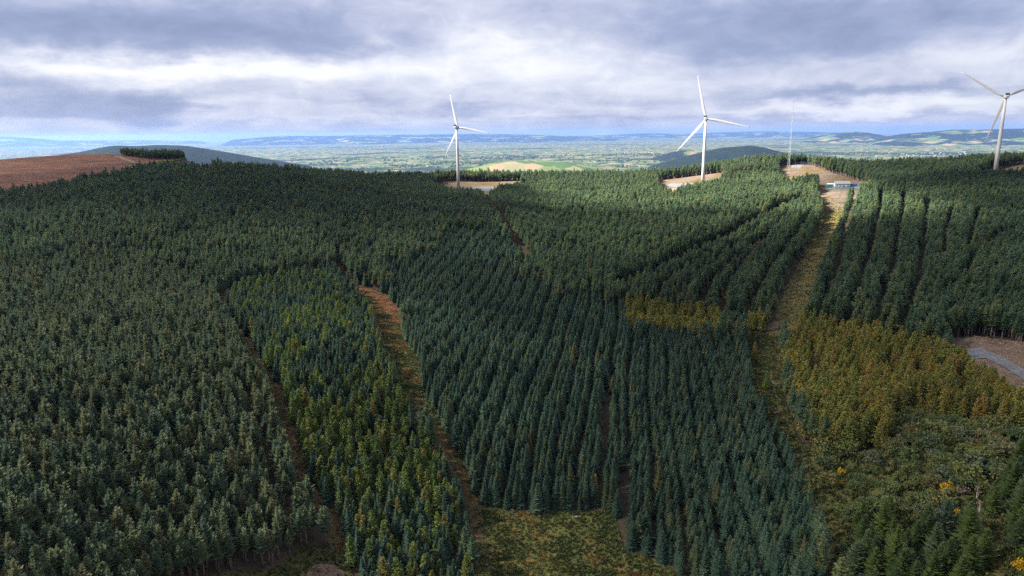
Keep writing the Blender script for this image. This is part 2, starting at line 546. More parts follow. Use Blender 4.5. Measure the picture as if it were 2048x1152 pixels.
def make_ground_mat():
    """forest floor near the hill, farmland (fields, hedges, woods) on the plain"""
    m, t, o = new_mat('ground_cover')
    p = pos(t)
    s = t.n('ShaderNodeSeparateXYZ'); t.link(p, s.inputs[0])
    n = t.noise(p, 0.1, 5, .6)
    floor = t.ramp(n, [(.3, (.045, .038, .026)), (.55, (.070, .054, .036)), (.75, (.060, .058, .026))])
    # farmland
    flat = t.n('ShaderNodeCombineXYZ'); t.link(s.outputs[0], flat.inputs[0]); t.link(s.outputs[1], flat.inputs[1])
    wob = t.noise(flat.outputs[0], .0016, 3, .5, color=True)
    q = t.vmath('ADD', flat.outputs[0], t.vmath('SCALE', t.vmath('SUBTRACT', wob, (.5, .5, .5)), 420.0))
    mp = t.n('ShaderNodeMapping'); mp.inputs['Rotation'].default_value = (0, 0, .5); mp.inputs['Scale'].default_value = (1 / 330, 1 / 420, 1)
    t.link(q, mp.inputs[0])
    vo = t.n('ShaderNodeTexVoronoi', voronoi_dimensions='2D', feature='F1', distance='CHEBYCHEV'); t.link(mp.outputs[0], vo.inputs['Vector'])
    ve = t.n('ShaderNodeTexVoronoi', voronoi_dimensions='2D', feature='DISTANCE_TO_EDGE'); t.link(mp.outputs[0], ve.inputs['Vector'])
    vs = t.n('ShaderNodeSeparateXYZ'); t.link(vo.outputs['Color'], vs.inputs[0])
    field = t.ramp(vs.outputs[0], [(0, (0.048, 0.080, 0.027)), (.2, (0.071, 0.104, 0.036)), (.34, (0.106, 0.134, 0.051)), (.46, (0.060, 0.091, 0.030)), (.58, (0.161, 0.154, 0.083)),
                                   (.68, (0.201, 0.173, 0.106)), (.78, (0.060, 0.088, 0.030)), (.88, (0.173, 0.131, 0.088)), (1, (0.226, 0.197, 0.131))], 'CONSTANT')
    field = t.vmath('SCALE', field, t.mapr(vs.outputs[1], 0, 1, .75, 1.25))
    wood = t.ramp(t.noise(p, .02, 4, .6), [(.3, (.011, .018, .012)), (.7, (.022, .032, .017))])
    hedge = t.math('LESS_THAN', ve.outputs['Distance'], .030)
    big = t.noise(flat.outputs[0], .00032, 4, .6, .6)
    mp2 = t.n('ShaderNodeMapping'); mp2.inputs['Scale'].default_value = (.0011, .0014, 1); t.link(flat.outputs[0], mp2.inputs[0])
    med = t.noise(mp2.outputs[0], 1.0, 5, .62, .4)
    wmask = t.math('ADD', t.math('MULTIPLY', big, .9), t.math('MULTIPLY', med, .8))
    wmask = t.mapr(wmask, .90, .97)
    isw = t.math('MAXIMUM', t.math('MAXIMUM', hedge, wmask), t.math('LESS_THAN', vs.outputs[2], .16))
    land = t.mix(isw, field, wood)
    k = t.mapr(s.outputs[2], -120, -40)
    c = t.mix(k, land, floor)
    principled(t, o, c, .95, .05)
    return m


M['ground'] = make_ground_mat()


def hill_mat(name, seed, open_amt, top=None):
    m, t, o = new_mat(name)
    p = t.n('ShaderNodeTexCoord').outputs['Object']
    mp = t.n('ShaderNodeMapping'); mp.inputs['Location'].default_value = (seed * 913.0, seed * 377.0, 0); t.link(p, mp.inputs[0])
    n = t.noise(mp.outputs[0], .0012, 5, .6)
    vo = t.n('ShaderNodeTexVoronoi', voronoi_dimensions='2D', distance='CHEBYCHEV'); vo.inputs['Scale'].default_value = 1 / 170.0
    t.link(mp.outputs[0], vo.inputs['Vector'])
    vs = t.n('ShaderNodeSeparateXYZ'); t.link(vo.outputs['Color'], vs.inputs[0])
    field = t.ramp(vs.outputs[0], [(0, (0.048, 0.083, 0.024)), (.3, (0.096, 0.124, 0.042)), (.5, (0.060, 0.088, 0.027)), (.7, (0.149, 0.149, 0.071)), (.85, (0.191, 0.143, 0.083))], 'CONSTANT')
    wood = t.ramp(t.noise(mp.outputs[0], .015, 4, .6), [(.3, (.006, .011, .009)), (.7, (.011, .018, .012))])
    c = t.mix(t.mapr(n, open_amt - .03, open_amt + .03), wood, field)
    if top:
        s = t.n('ShaderNodeSeparateXYZ'); t.link(p, s.inputs[0])
        side = t.math('MULTIPLY_ADD', s.outputs[0], top[3], s.outputs[2])
        c = t.mix(t.mapr(side, top[1], top[2]), c, top[0])
    principled(t, o, c, .95, .05)
    return m


# ------------------------------------------------------------------ ground sheet
def build_ground():
    azs = np.concatenate([np.radians(np.arange(-180, -52, 6.0)), np.radians(np.arange(-52, 52.01, 0.26)), np.radians(np.arange(58, 180, 6.0))])
    azs = np.unique(np.round(azs, 6))
    rs = np.concatenate([[0.1], np.arange(20, 130, 10), np.arange(130, 1200, 5.0), np.geomspace(1200, 46000, 86)])
    A, Rr = np.meshgrid(azs, rs)
    X, Y = np.sin(A) * Rr, np.cos(A) * Rr
    Z = terrain(X, Y)
    far = np.clip((Rr - 30000) / 16000, 0, 1)
    Z = Z * (1 - far) + (PLAIN_Z) * far
    na, nr = len(azs), len(rs)
    idx = np.arange(na * nr).reshape(nr, na)
    nxt = np.roll(idx, -1, 1)
    q = np.stack([idx[:-1], nxt[:-1], nxt[1:], idx[1:]], -1).reshape(-1, 4)
    q = q[:, ::-1]
    me = bpy.data.meshes.new('ground')
    V = np.stack([X, Y, Z], -1).reshape(-1, 3)
    me.vertices.add(len(V)); me.vertices.foreach_set('co', V.ravel())
    me.loops.add(q.size); me.loops.foreach_set('vertex_index', q.ravel().astype(np.int32))
    me.polygons.add(len(q)); me.polygons.foreach_set('loop_start', np.arange(0, q.size, 4, dtype=np.int32))
    me.polygons.foreach_set('use_smooth', np.ones(len(q), bool))
    me.materials.append(M['ground'])
    me.update(); me.validate()
    tag(link('ground', me), kind='structure')


build_ground()


def sheet(name, pl, mat, step, lift, bumps=0.0):
    """a ground surface draped over the terrain inside a world polygon, edges following the polygon"""
    lo, hi = pl.min(0) - step, pl.max(0) + step
    nx, ny = int((hi[0] - lo[0]) / step) + 2, int((hi[1] - lo[1]) / step) + 2
    gx = lo[0] + np.arange(nx) * step; gy = lo[1] + np.arange(ny) * step
    X, Y = np.meshgrid(gx, gy)
    P2 = np.stack([X.ravel(), Y.ravel()], -1)
    ins = inside(P2, pl).reshape(ny, nx)
    keep = ins[:-1, :-1] | ins[1:, :-1] | ins[:-1, 1:] | ins[1:, 1:]
    used = np.zeros((ny, nx), bool)
    used[:-1, :-1] |= keep; used[1:, :-1] |= keep; used[:-1, 1:] |= keep; used[1:, 1:] |= keep
    snap = (used & ~ins).ravel()
    _, nr_ = seg_dist(P2[snap], pl, True)
    P2[snap] = nr_
    ids = np.full(ny * nx, -1); ids[used.ravel()] = np.arange(used.sum())
    ids = ids.reshape(ny, nx)
    j, i = np.nonzero(keep)
    F = np.stack([ids[j, i], ids[j, i + 1], ids[j + 1, i + 1], ids[j + 1, i]], -1)
    U = P2[used.ravel()]
    z = terrain(U[:, 0], U[:, 1]) + lift
    if bumps: z = z + bumps * (vnoise(U[:, 0], U[:, 1], 3.1, 5) + .6 * vnoise(U[:, 0], U[:, 1], 1.3, 6))
    me = mesh_from(name, np.column_stack([U, z]), F.tolist(), [mat], smooth=True)
    return tag(link(name, me), kind='structure')


def ribbon(line, w):
    """polygon round a world polyline"""
    L = np.asarray(line)
    t = np.gradient(L, axis=0)
    t /= np.linalg.norm(t, axis=1, keepdims=True)
    nrm = np.stack([-t[:, 1], t[:, 0]], -1)
    return np.concatenate([L + nrm * w / 2, (L - nrm * w / 2)[::-1]])


def dense(line, n=6):
    L = np.asarray(line)
    out_ = []
    for i in range(len(L) - 1):
        for k in range(n):
            out_.append(L[i] + (L[i + 1] - L[i]) * k / n)
    out_.append(L[-1])
    L = np.array(out_)
    for _ in range(3):
        L[1:-1] = (L[:-2] + 2 * L[1:-1] + L[2:]) / 4
    return L


# places taken from the photograph, turned into points on the ground
Z_clear = poly([(676, 522), (697, 552), (714, 570), (769, 588), (800, 620), (803, 650), (812, 690), (842, 722), (840, 745), (850, 795), (877, 837), (895, 870),
                (915, 907), (936, 959), (962, 1014), (1228, 1022), (1236, 1060), (1250, 1108), (1300, 1114), (1340, 1140), (1420, 1180), (1600, 1260), (955, 1260),
                (945, 1130), (940, 1068), (920, 1010), (896, 955), (856, 880), (808, 825), (792, 780), (782, 748), (765, 712), (752, 675), (745, 640), (715, 605), (690, 575), (668, 545)])
Z_left = poly([(300, 1175), (450, 1146), (551, 1138), (600, 1099), (640, 1090), (690, 1112), (705, 1150), (740, 1260), (260, 1260)])
Z_track = poly([(1520, 690), (1537, 658), (1553, 625), (1570, 580), (1590, 540), (1613, 500), (1637, 456), (1644, 424), (1630, 400), (1696, 394), (1694, 420), (1684, 455), (1660, 505),
                (1640, 572), (1622, 632), (1606, 660), (1580, 690)])
Z_strip = poly([(1490, 705), (1500, 790), (1549, 885), (1588, 955), (1619, 1055), (1640, 1125), (1655, 1260), (1692, 1260), (1674, 1018), (1646, 963), (1633, 910), (1596, 880),
                (1570, 800), (1562, 710), (1578, 680), (1528, 668), (1440, 640), (1436, 655), (1488, 678)])
Z_summit = poly([(1557, 333), (1612, 330), (1650, 342), (1682, 351), (1720, 363), (1742, 376), (1738, 393), (1690, 404), (1684, 420), (1650, 420), (1634, 398), (1600, 393), (1577, 382), (1558, 368)])
Z_clump = poly([(1583, 378), (1634, 372), (1636, 391), (1610, 397), (1583, 391)])
Z_pad2 = poly([(1313, 362), (1440, 346), (1452, 360), (1440, 376), (1405, 384), (1370, 392), (1345, 403), (1322, 395)])
Z_pad1 = poly([(868, 370), (895, 362), (1042, 362), (1044, 378), (1000, 388), (975, 404), (960, 397), (900, 394), (868, 384)])
Z_pad3 = poly([(1945, 352), (1990, 340), (2048, 327), (2120, 322), (2140, 356), (2030, 366), (1960, 366)])
Z_moor = poly([(-260, 520), (0, 412), (130, 386), (260, 359), (310, 344), (345, 333), (385, 327)])
Z_moor = np.vstack([Z_moor, [[-545, 1010], [-700, 1080], [-1100, 800]]])
Z_mclump = poly([(243, 312.5), (300, 320.5), (370, 319.5)])
Z_mclump = np.vstack([Z_mclump, Z_mclump[::-1] * 1.05])
Z_young = poly([(285, 331), (330, 322), (372, 320.5), (390, 327), (345, 332), (310, 338)])
Z_gravelclr = poly([(1885, 682), (1950, 674), (2050, 686), (2200, 705), (2200, 930), (2060, 832), (1990, 792), (1930, 752), (1895, 717)])
Z_larch = [poly([(1250, 622), (1290, 620), (1438, 642), (1442, 660), (1440, 692), (1380, 690), (1250, 662)]),
           poly([(1475, 652), (1530, 650), (1533, 668), (1480, 668)]),
           poly([(1562, 690), (1600, 657), (1700, 674), (1790, 692), (1880, 717), (1930, 752), (1990, 792), (2060, 832), (2200, 930), (2200, 900), (2110, 880), (1990, 855), (1800, 830), (1778, 835), (1782, 880),
                 (1742, 910), (1655, 908), (1606, 880), (1580, 800)])]
Z_scrub = poly([(1633, 910), (1742, 910), (1782, 880), (1778, 835), (1800, 830), (1990, 855), (2110, 880), (2250, 930), (2250, 1300), (2000, 1300), (1692, 1300), (1674, 1018), (1646, 963)])
Z_fir = [poly([(1700, 1055), (1745, 1035), (1885, 1050), (1950, 1090), (2000, 1180), (2010, 1300), (1700, 1300)]),
         poly([(1965, 1010), (2010, 960), (2200, 900), (2200, 1200), (2060, 1180), (2010, 1110)])]
Z_gap = poly([(1930, 1020), (1990, 1050), (2015, 1100), (2060, 1180), (2030, 1190), (1980, 1110), (1930, 1060)])
Z_B = poly([(430, 620), (475, 590), (540, 568), (640, 560), (668, 545), (690, 575), (745, 640), (765, 712), (790, 780), (845, 890), (908, 1020), (940, 1130), (960, 1300), (740, 1300), (690, 1112), (600, 965), (560, 830), (500, 720)])
Z_A = poly([(-400, 640), (0, 560), (150, 520), (270, 520), (380, 575), (430, 620), (500, 720), (560, 830), (600, 965), (690, 1112), (740, 1300), (-600, 1300)])
Z_C = poly([(690, 575), (714, 570), (769, 588), (820, 560), (870, 500), (950, 470), (1000, 480), (1062, 540), (1110, 590), (1240, 620), (1250, 662), (1380, 692), (1490, 695), (1500, 790), (1588, 955),
            (1655, 1260), (1000, 1300), (900, 1000), (800, 700)])
Z_E = poly([(1262, 600), (1290, 570), (1345, 540), (1410, 512), (1470, 480), (1575, 422), (1600, 408), (1650, 420), (1645, 452), (1600, 537), (1545, 655), (1440, 642), (1290, 622)])
Z_D = poly([(975, 398), (1010, 455), (1060, 530), (1110, 590), (1245, 620), (1245, 580), (1300, 548), (1400, 500), (1470, 465), (1580, 408), (1577, 382), (1500, 380), (1405, 385), (1345, 404), (1322, 396), (1200, 385), (1044, 385)])

rides = [  # (pixel polyline on the ground, width in metres)
    ([(405, 588), (440, 612), (475, 665), (510, 728), (550, 785), (570, 860), (588, 920), (618, 990), (655, 1045), (690, 1112)], 4.4),
    ([(405, 588), (375, 566), (320, 533), (262, 495)], 3.6),
    ([(440, 612), (475, 586), (530, 568), (640, 556)], 5.0),
    ([(495, 800), (512, 855), (528, 920), (545, 975), (575, 1040)], 1.9),
    ([(968, 398), (995, 431), (1012, 461), (1030, 489), (1050, 519), (1064, 537)], 7.5),
    ([(1064, 537), (1110, 588)], 3.5),
    ([(1242, 588), (1290, 566), (1345, 538), (1410, 511), (1470, 478), (1575, 421), (1602, 408)], 13.0),
    ([(770, 592), (820, 596), (850, 600)], 6.0),
    # extraction racks
    ([(1640, 655), (1672, 560), (1690, 480), (1706, 420), (1712, 395)], 3.0), ([(1692, 672), (1722, 580), (1742, 500), (1757, 440), (1760, 405)], 3.2),
    ([(1745, 684), (1777, 580), (1790, 500), (1803, 440), (1806, 405)], 3.2), ([(1795, 694), (1830, 600), (1843, 520), (1850, 440), (1853, 410)], 3.2),
    ([(1882, 545), (1888, 490), (1900, 440)], 3.0), ([(1935, 530), (1940, 480), (1956, 440)], 3.0), ([(1912, 600), (1940, 545), (1990, 500)], 2.6),
    ([(1310, 612), (1325, 590), (1375, 555), (1440, 520)], 3.9), ([(1355, 622), (1375, 585), (1420, 550), (1470, 510), (1520, 470)], 3.9),
    ([(1440, 645), (1452, 600), (1482, 550), (1522, 500), (1570, 455)], 3.9), ([(1490, 650), (1520, 590), (1556, 535), (1595, 480), (1625, 440)], 3.9), ([(1398, 632), (1415, 590), (1460, 545), (1520, 490)], 3.9),
    ([(1526, 660), (1560, 590), (1600, 520)], 1.8),
    ([(1163, 432), (1172, 455)], 3.0), ([(1208, 445), (1220, 468)], 3.0), ([(1280, 430), (1295, 462)], 3.0), ([(1268, 395), (1276, 425)], 2.5),
    ([(1616, 700), (1632, 745), (1644, 785)], 2.6), ([(1690, 715), (1706, 755), (1718, 790)], 2.6), ([(1830, 745), (1845, 790)], 2.2), ([(1770, 735), (1785, 785)], 2.2), ([(1915, 770), (1925, 820)], 2.2),
    ([(1220, 700), (1232, 800), (1240, 900), (1237, 1015)], 1.3), ([(1205, 720), (1208, 800), (1203, 920)], .9), ([(1302, 1040), (1303, 1120)], .8),
    ([(900, 1075), (912, 1145), (918, 1200)], 1.2),
]
RIDES = [(dense(poly(p)), w) for p, w in rides]
holes = [(poly([(957, 478)])[0], 6.5), (poly([(1003, 535)])[0], 7.0), (poly([(318, 430)])[0], 6), (poly([(1290, 405)])[0], 3.5)]

# surfaces
sheet('clearing', Z_clear, M['clearing'], 1.0, .12, .25)
sheet('clearing', Z_left, M['strip'], 1.0, .12, .25)
sheet('grass_strip', Z_strip, M['strip'], 1.2, .12, .25)
sheet('grass_track', Z_track, M['track'], 1.6, .16, .2)
sheet('scrub_ground', Z_scrub, M['scrubfloor'], 1.6, .06, .2)
sheet('summit_heath', Z_summit, M['summit'], 2.5, .20, .3)
sheet('turbine_pad', Z_pad2, M['summit'], 2.5, .20, .2)
sheet('turbine_pad', Z_pad1, M['summit'], 2.5, .20, .2)
sheet('turbine_pad', Z_pad3, M['summit'], 2.5, .20, .2)
sheet('moorland', Z_moor, M['moor'], 5.0, .30, .5)
sheet('young_plantation_ground', Z_young, M['young'], 3.0, .60, .6)
sheet('felled_clearing', Z_gravelclr, M['felled'], 1.5, .16, .3)
for k in (0, 2, 4, 6): sheet('forest_ride', ribbon(RIDES[k][0], RIDES[k][1] + 1.0), M['ride'], 1.2, .10, .25)
sheet('forest_ride', ribbon(dense(poly([(822, 780), (838, 815), (868, 862), (900, 920), (925, 975), (945, 1020), (952, 1080), (962, 1150)])), 6.0), M['ride'], 1.0, .30, .25)
sheet('bracken_patch', poly([(700, 560), (714, 571), (769, 589), (799, 620), (801, 648), (786, 640), (760, 610), (716, 592)]), M['rust'], 1.0, .26, .3)
sheet('gravel_road', poly([(1922, 716), (1926, 702), (1960, 698), (2000, 714), (2060, 749), (2130, 795), (2130, 822), (2060, 771), (2010, 738), (1972, 719), (1934, 722)]), M['gravel'], .8, .66, .05)
sheet('gravel_hardstanding', poly([(915, 378), (960, 374), (1036, 373), (1042, 376), (1000, 380), (940, 384)]), M['gravel'], 2.0, .55)
sheet('gravel_hardstanding', poly([(1322, 368), (1380, 367), (1422, 371), (1415, 377), (1370, 378), (1335, 373)]), M['gravel'], 2.0, .55)
sheet('dirt_bank', poly([(1328, 376), (1368, 378), (1385, 382), (1350, 400), (1330, 392)]), M['dirt'], 2.0, .55)
sheet('gravel_hardstanding', poly([(2000, 346), (2060, 343), (2110, 341), (2110, 346), (2030, 350)]), M['gravel'], 2.0, .55)
sheet('gravel_hardstanding', poly([(1583, 331.5), (1604, 331), (1602, 337), (1582, 338)]), M['gravel'], 2.0, .6)
sheet('gravel_hardstanding', poly([(1648, 377), (1700, 372), (1740, 374), (1742, 377.5), (1705, 379), (1660, 379)]), M['gravel'], 1.6, .6)
sheet('dirt_track', ribbon(dense(poly([(232, 312.5), (252, 320), (272, 328), (320, 329.5)])), 7.0), M['dirt'], 2.5, .85)
sheet('footpath', ribbon(dense(poly([(1541, 745), (1546, 770), (1553, 797)])), .6), M['dirt'], .4, .50)
sheet('footpath', ribbon(dense(poly([(1556, 812), (1578, 850), (1602, 890), (1618, 970), (1634, 1050), (1652, 1160)])), .8), M['strip'], .4, .52)
sheet('bare_earth', poly([(616, 1140), (640, 1131), (670, 1134), (690, 1150), (690, 1175), (610, 1175)]), M['felled'], .6, .5, .1)
sheet('bare_earth', poly([(1436, 646), (1470, 652), (1482, 664), (1470, 668), (1440, 660)]), M['dirt'], .6, .5, .1)
sheet('bare_earth', poly([(1528, 654), (1552, 645), (1566, 650), (1550, 664), (1532, 662)]), M['felled'], .6, .6, .1)


# ------------------------------------------------------------------ far hills
def far_hill(name, pxs, prof, d, depth, mat, base=PLAIN_Z - 20):
    """a ridge standing d metres away, its skyline through the given directions, rounded to front and back"""
    px = np.linspace(min(pxs), max(pxs), 70)
    py = np.interp(px, pxs, prof)
    for _ in range(3): py[1:-1] = (py[:-2] + 2 * py[1:-1] + py[2:]) / 4
    v = px_dir(px, py)
    hh = np.hypot(v[:, 0], v[:, 1])
    top = np.stack([v[:, 0] / hh * d, v[:, 1] / hh * d, CAM_Z + v[:, 2] / hh * d], -1)
    top[:, 2] = np.maximum(top[:, 2], base)
    e = np.minimum(np.linspace(0, 1, 70), np.linspace(1, 0, 70))
    top[:, 2] = base + (top[:, 2] - base) * np.clip(e / .03, 0, 1)
    u = v[:, :2] / hh[:, None]
    V = []; ns = 26
    for s in np.linspace(-1, 1, ns):
        prof_s = (math.cos(s * math.pi) * .5 + .5)
        wob = 1 + .10 * np.sin(np.arange(70) * .45 + s * 5) * abs(s)
        q = top.copy()
        q[:, :2] += u * (s * depth * wob)[:, None]
        q[:, 2] = base + (top[:, 2] - base) * prof_s
        V.append(q)
    V = np.concatenate(V)
    c = V.mean(0); c[2] = 0
    F = []
    for i in range(ns - 1):
        for k in range(69):
            F.append((i * 70 + k, i * 70 + k + 1, (i + 1) * 70 + k + 1, (i + 1) * 70 + k))
    o = link(name, mesh_from(name, V - c, F, [mat], smooth=True), loc=tuple(c))
    return tag(o, kind='structure')


far_hill('wooded_hill', [60, 160, 200, 232, 270, 310, 370, 430, 480, 540, 640], [318, 304, 295, 290, 292.5, 289.5, 291, 300, 309, 319, 335], 5200, 1500, hill_mat('hill_a', 1, .74))
far_hill('wooded_hill', [1290, 1345, 1400, 1440, 1470, 1500, 1530, 1560, 1620, 1700], [335, 320, 305, 296, 293.5, 290.5, 295, 304, 316, 330], 6200, 1100, hill_mat('hill_b', 2, .60, ((.30, .20, .15), 60, 110, .12)))
far_hill('wooded_hill', [1295, 1340, 1372, 1400, 1450], [320, 305, 298, 302, 320], 8800, 900, hill_mat('hill_c', 3, .56))
far_hill('farmed_rise', [900, 960, 985, 1030, 1090, 1130, 1180, 1240], [348, 332, 325, 321.5, 321, 323, 331, 344], 5600, 700, hill_mat('hill_d', 5, .44))
far_hill('distant_hill', [1600, 1655, 1690, 1715, 1740, 1790], [279, 269, 263.5, 263, 265, 276], 21000, 2500, hill_mat('hill_e', 6, .55))
far_hill('distant_ridge', [1740, 1800, 1870, 1905, 1960, 2010, 2060, 2200], [279, 268, 263, 259, 259.5, 257.5, 257, 258], 19000, 3500, hill_mat('hill_f', 7, .56))
far_hill('distant_ridge', [440, 520, 560, 640, 760, 860, 950, 1050, 1120, 1250], [281, 275, 271.5, 272, 270, 268.5, 267.5, 269, 271.5, 278], 30000, 5000, hill_mat('hill_g', 8, .57))
far_hill('distant_ridge', [1050, 1200, 1290, 1360, 1430, 1520, 1640, 1760], [273, 271, 266, 268, 265, 262.5, 264, 268], 38000, 5000, hill_mat('hill_h', 9, .57))
far_hill('distant_ridge', [-220, -60, 10, 40, 70, 130, 260, 420], [280, 276, 273, 274, 277, 281, 280.5, 282], 40000, 5000, hill_mat('hill_i', 10, .57))


# ------------------------------------------------------------------ tree meshes (heights about 10 m, base at the origin)
class TreeMesh:
    def __init__(self):
        self.v = []; self.f = []

    def tri_fan(self, c, pts):
        k = len(self.v)
        self.v.append(c); self.v += pts
        for i in range(len(pts) - 1): self.f.append((k, k + 1 + i, k + 2 + i))

    def spray(self, p0, a, L, w, droop, lift, r):
        """a bough: a rib with ragged needle edges hanging a little below it"""
        segs = 5
        ca, sa = math.cos(a), math.sin(a)
        k = len(self.v)
        prof = [.35, 1.0, .55, .9, .45, 0.0]
        for s in range(segs + 1):
            t = s / segs
            rr = L * t
            z = p0[2] - droop * L * math.sin(t * math.pi * .62) + lift * L * t * t
            x, y = p0[0] + ca * rr, p0[1] + sa * rr
            ww = w * prof[s] * (1 - .35 * t) * r.uniform(.75, 1.25)
            dz = -ww * .45
            self.v.append((x, y, z))
            self.v.append((x - sa * ww - ca * ww * .25, y + ca * ww - sa * ww * .25, z + dz))
            self.v.append((x + sa * ww - ca * ww * .25, y - ca * ww - sa * ww * .25, z + dz))
        for s in range(segs):
            q = k + s * 3
            self.f.append((q, q + 3, q + 4, q + 1))
            self.f.append((q, q + 2, q + 5, q + 3))

    def tuft(self, p, size, n, r, up=.35):
        for _ in range(n):
            d = Vector((r.gauss(0, 1), r.gauss(0, 1), r.gauss(0, .8) + up)).normalized()
            s = d.orthogonal().normalized()
            s = (Matrix.Rotation(r.uniform(0, 6.28), 3, d) @ s) * size * r.uniform(.28, .45)
            L = size * r.uniform(.7, 1.25)
            b0 = Vector(p) + d * size * .05
            k = len(self.v)
            m_ = b0 + d * L * .55
            e = b0 + d * L
            self.v += [tuple(b0), tuple(m_ + s), tuple(e), tuple(m_ - s)]
            self.f.append((k, k + 1, k + 2, k + 3))

    def leaf(self, p, size, r):
        d = Vector((r.gauss(0, 1), r.gauss(0, 1), r.gauss(0, 1))).normalized()
        s = d.orthogonal().normalized(); w = d.cross(s)
        k = len(self.v)
        P0 = Vector(p)
        self.v += [tuple(P0 + s * size), tuple(P0 + w * size * .7), tuple(P0 - s * size), tuple(P0 - w * size * .7)]
        self.f.append((k, k + 1, k + 2, k + 3))

    def arrays(self):
        return self.v, self.f


def trunk_geo(H, r0, r1, lean, r, n=5, limbs=()):
    mb = MB()
    pts = [(0, 0, -0.4)]
    for i in range(1, 5):
        t = i / 4
        pts.append((lean[0] * t * t + r.uniform(-.04, .04), lean[1] * t * t + r.uniform(-.04, .04), H * t))
    mb.tube(pts, [r0 * 1.2, r0, (r0 * .7 + r1 * .3), (r0 * .4 + r1 * .6), r1], n)
    for a, z, L, up in limbs:
        mb.tube([(0, 0, z), (math.cos(a) * L * .5, math.sin(a) * L * .5, z + up * .5), (math.cos(a) * L, math.sin(a) * L, z + up)], [.06, .045, .02], 3, False)
    return mb.v, mb.f


def spruce_geo(seed, H=8.2, Rm=1.9, cb=.06, round_=.75, dens=1.0):
    r = random.Random(seed)
    T = TreeMesh()
    z = H * cb
    lean = (r.uniform(-.15, .15), r.uniform(-.15, .15))
    while z < H * .985:
        t = max(0.0, (z / H - cb) / (1 - cb))
        rad = Rm * ((1 - t) ** round_) * r.uniform(.82, 1.12) + .08
        if t < .12: rad *= .82 + t * 1.5
        n = max(4, int((9 - 4 * t) * dens))
        a0 = r.uniform(0, 6.28)
        for k in range(n):
            a = a0 + 6.283 * k / n + r.uniform(-.25, .25)
            L = rad * r.uniform(.72, 1.15)
            f = t * t
            T.spray((lean[0] * f, lean[1] * f, z + r.uniform(-.12, .12)), a, L, .20 + .20 * L, .30 * (1 - t) + .02, .18 + .45 * t, r)
        z += H * (.036 * (1 - t * .45)) * r.uniform(.85, 1.15) / dens
    T.tuft((lean[0], lean[1], H * .975), .35, 5, r, 1.5)
    return T.arrays(), trunk_geo(H * .97, .16, .02, lean, r)


def pine_geo(seed, H=11.0, Rm=1.7, cb=.42, tufts=330, size=.62):
    r = random.Random(seed)
    T = TreeMesh()
    lean = (r.uniform(-.4, .4), r.uniform(-.4, .4))
    limbs = []
    nb = 40
    for b_ in range(nb):
        t = (b_ + r.random()) / nb
        z = H * (cb + (1 - cb) * t * .98)
        rad = Rm * (1 - t ** 1.7) ** .8 * r.uniform(.55, 1.15) + .12
        a = b_ * 2.4 + r.uniform(-.5, .5)
        up = rad * r.uniform(.15, .5)
        if t < .7: limbs.append((a, z, rad * .9, up))
        f = (z / H) ** 2
        for k in range(max(2, int(tufts / nb))):
            s = r.uniform(.35, 1.0) ** .7
            sp_ = r.gauss(0, .22) * rad
            x = lean[0] * f + math.cos(a) * rad * s - math.sin(a) * sp_
            y = lean[1] * f + math.sin(a) * rad * s + math.cos(a) * sp_
            T.tuft((x, y, z + up * s + r.gauss(0, .12)), size * r.uniform(.7, 1.15), 4, r, .5)
    T.tuft((lean[0], lean[1], H * .985), .5, 6, r, 1.2)
    return T.arrays(), trunk_geo(H * .96, .17, .03, lean, r, limbs=limbs[::3])


def conifer_geo(seed, H=12.0, Rm=1.75, cb=.38, ragged=.2, tufty=.5):
    r = random.Random(seed)
    T = TreeMesh()
    lean = (r.uniform(-.25, .25), r.uniform(-.25, .25))
    z = H * cb
    while z < H * .98:
        t = max(0.0, (z / H - cb) / (1 - cb))
        rad = Rm * (1 - t ** 1.35) ** .85 * r.uniform(1 - ragged, 1 + ragged) * min(1, .55 + 3 * t) + .10
        n = max(4, int(8 - 3 * t))
        a0 = r.uniform(0, 6.28)
        f = (z / H) ** 2
        for k in range(n):
            a = a0 + 6.283 * k / n + r.uniform(-.3, .3)
            L = rad * r.uniform(.65, 1.15)
            T.spray((lean[0] * f, lean[1] * f, z + r.uniform(-.15, .15)), a, L, .24 + .18 * L, .16 * (1 - t), .25 + .35 * t, r)
            if r.random() < tufty:
                T.tuft((lean[0] * f + math.cos(a) * L * .85, lean[1] * f + math.sin(a) * L * .85, z + .12 * L), .36, 3, r, .8)
        z += H * .030 * r.uniform(.85, 1.15)
    T.tuft((lean[0], lean[1], H * .97), .4, 5, r, 1.5)
    limbs = [(r.uniform(0, 6.28), H * r.uniform(.12, cb), r.uniform(.4, .9), -.1) for _ in range(7)]
    return T.arrays(), trunk_geo(H * .97, .15, .02, lean, r, limbs=limbs)


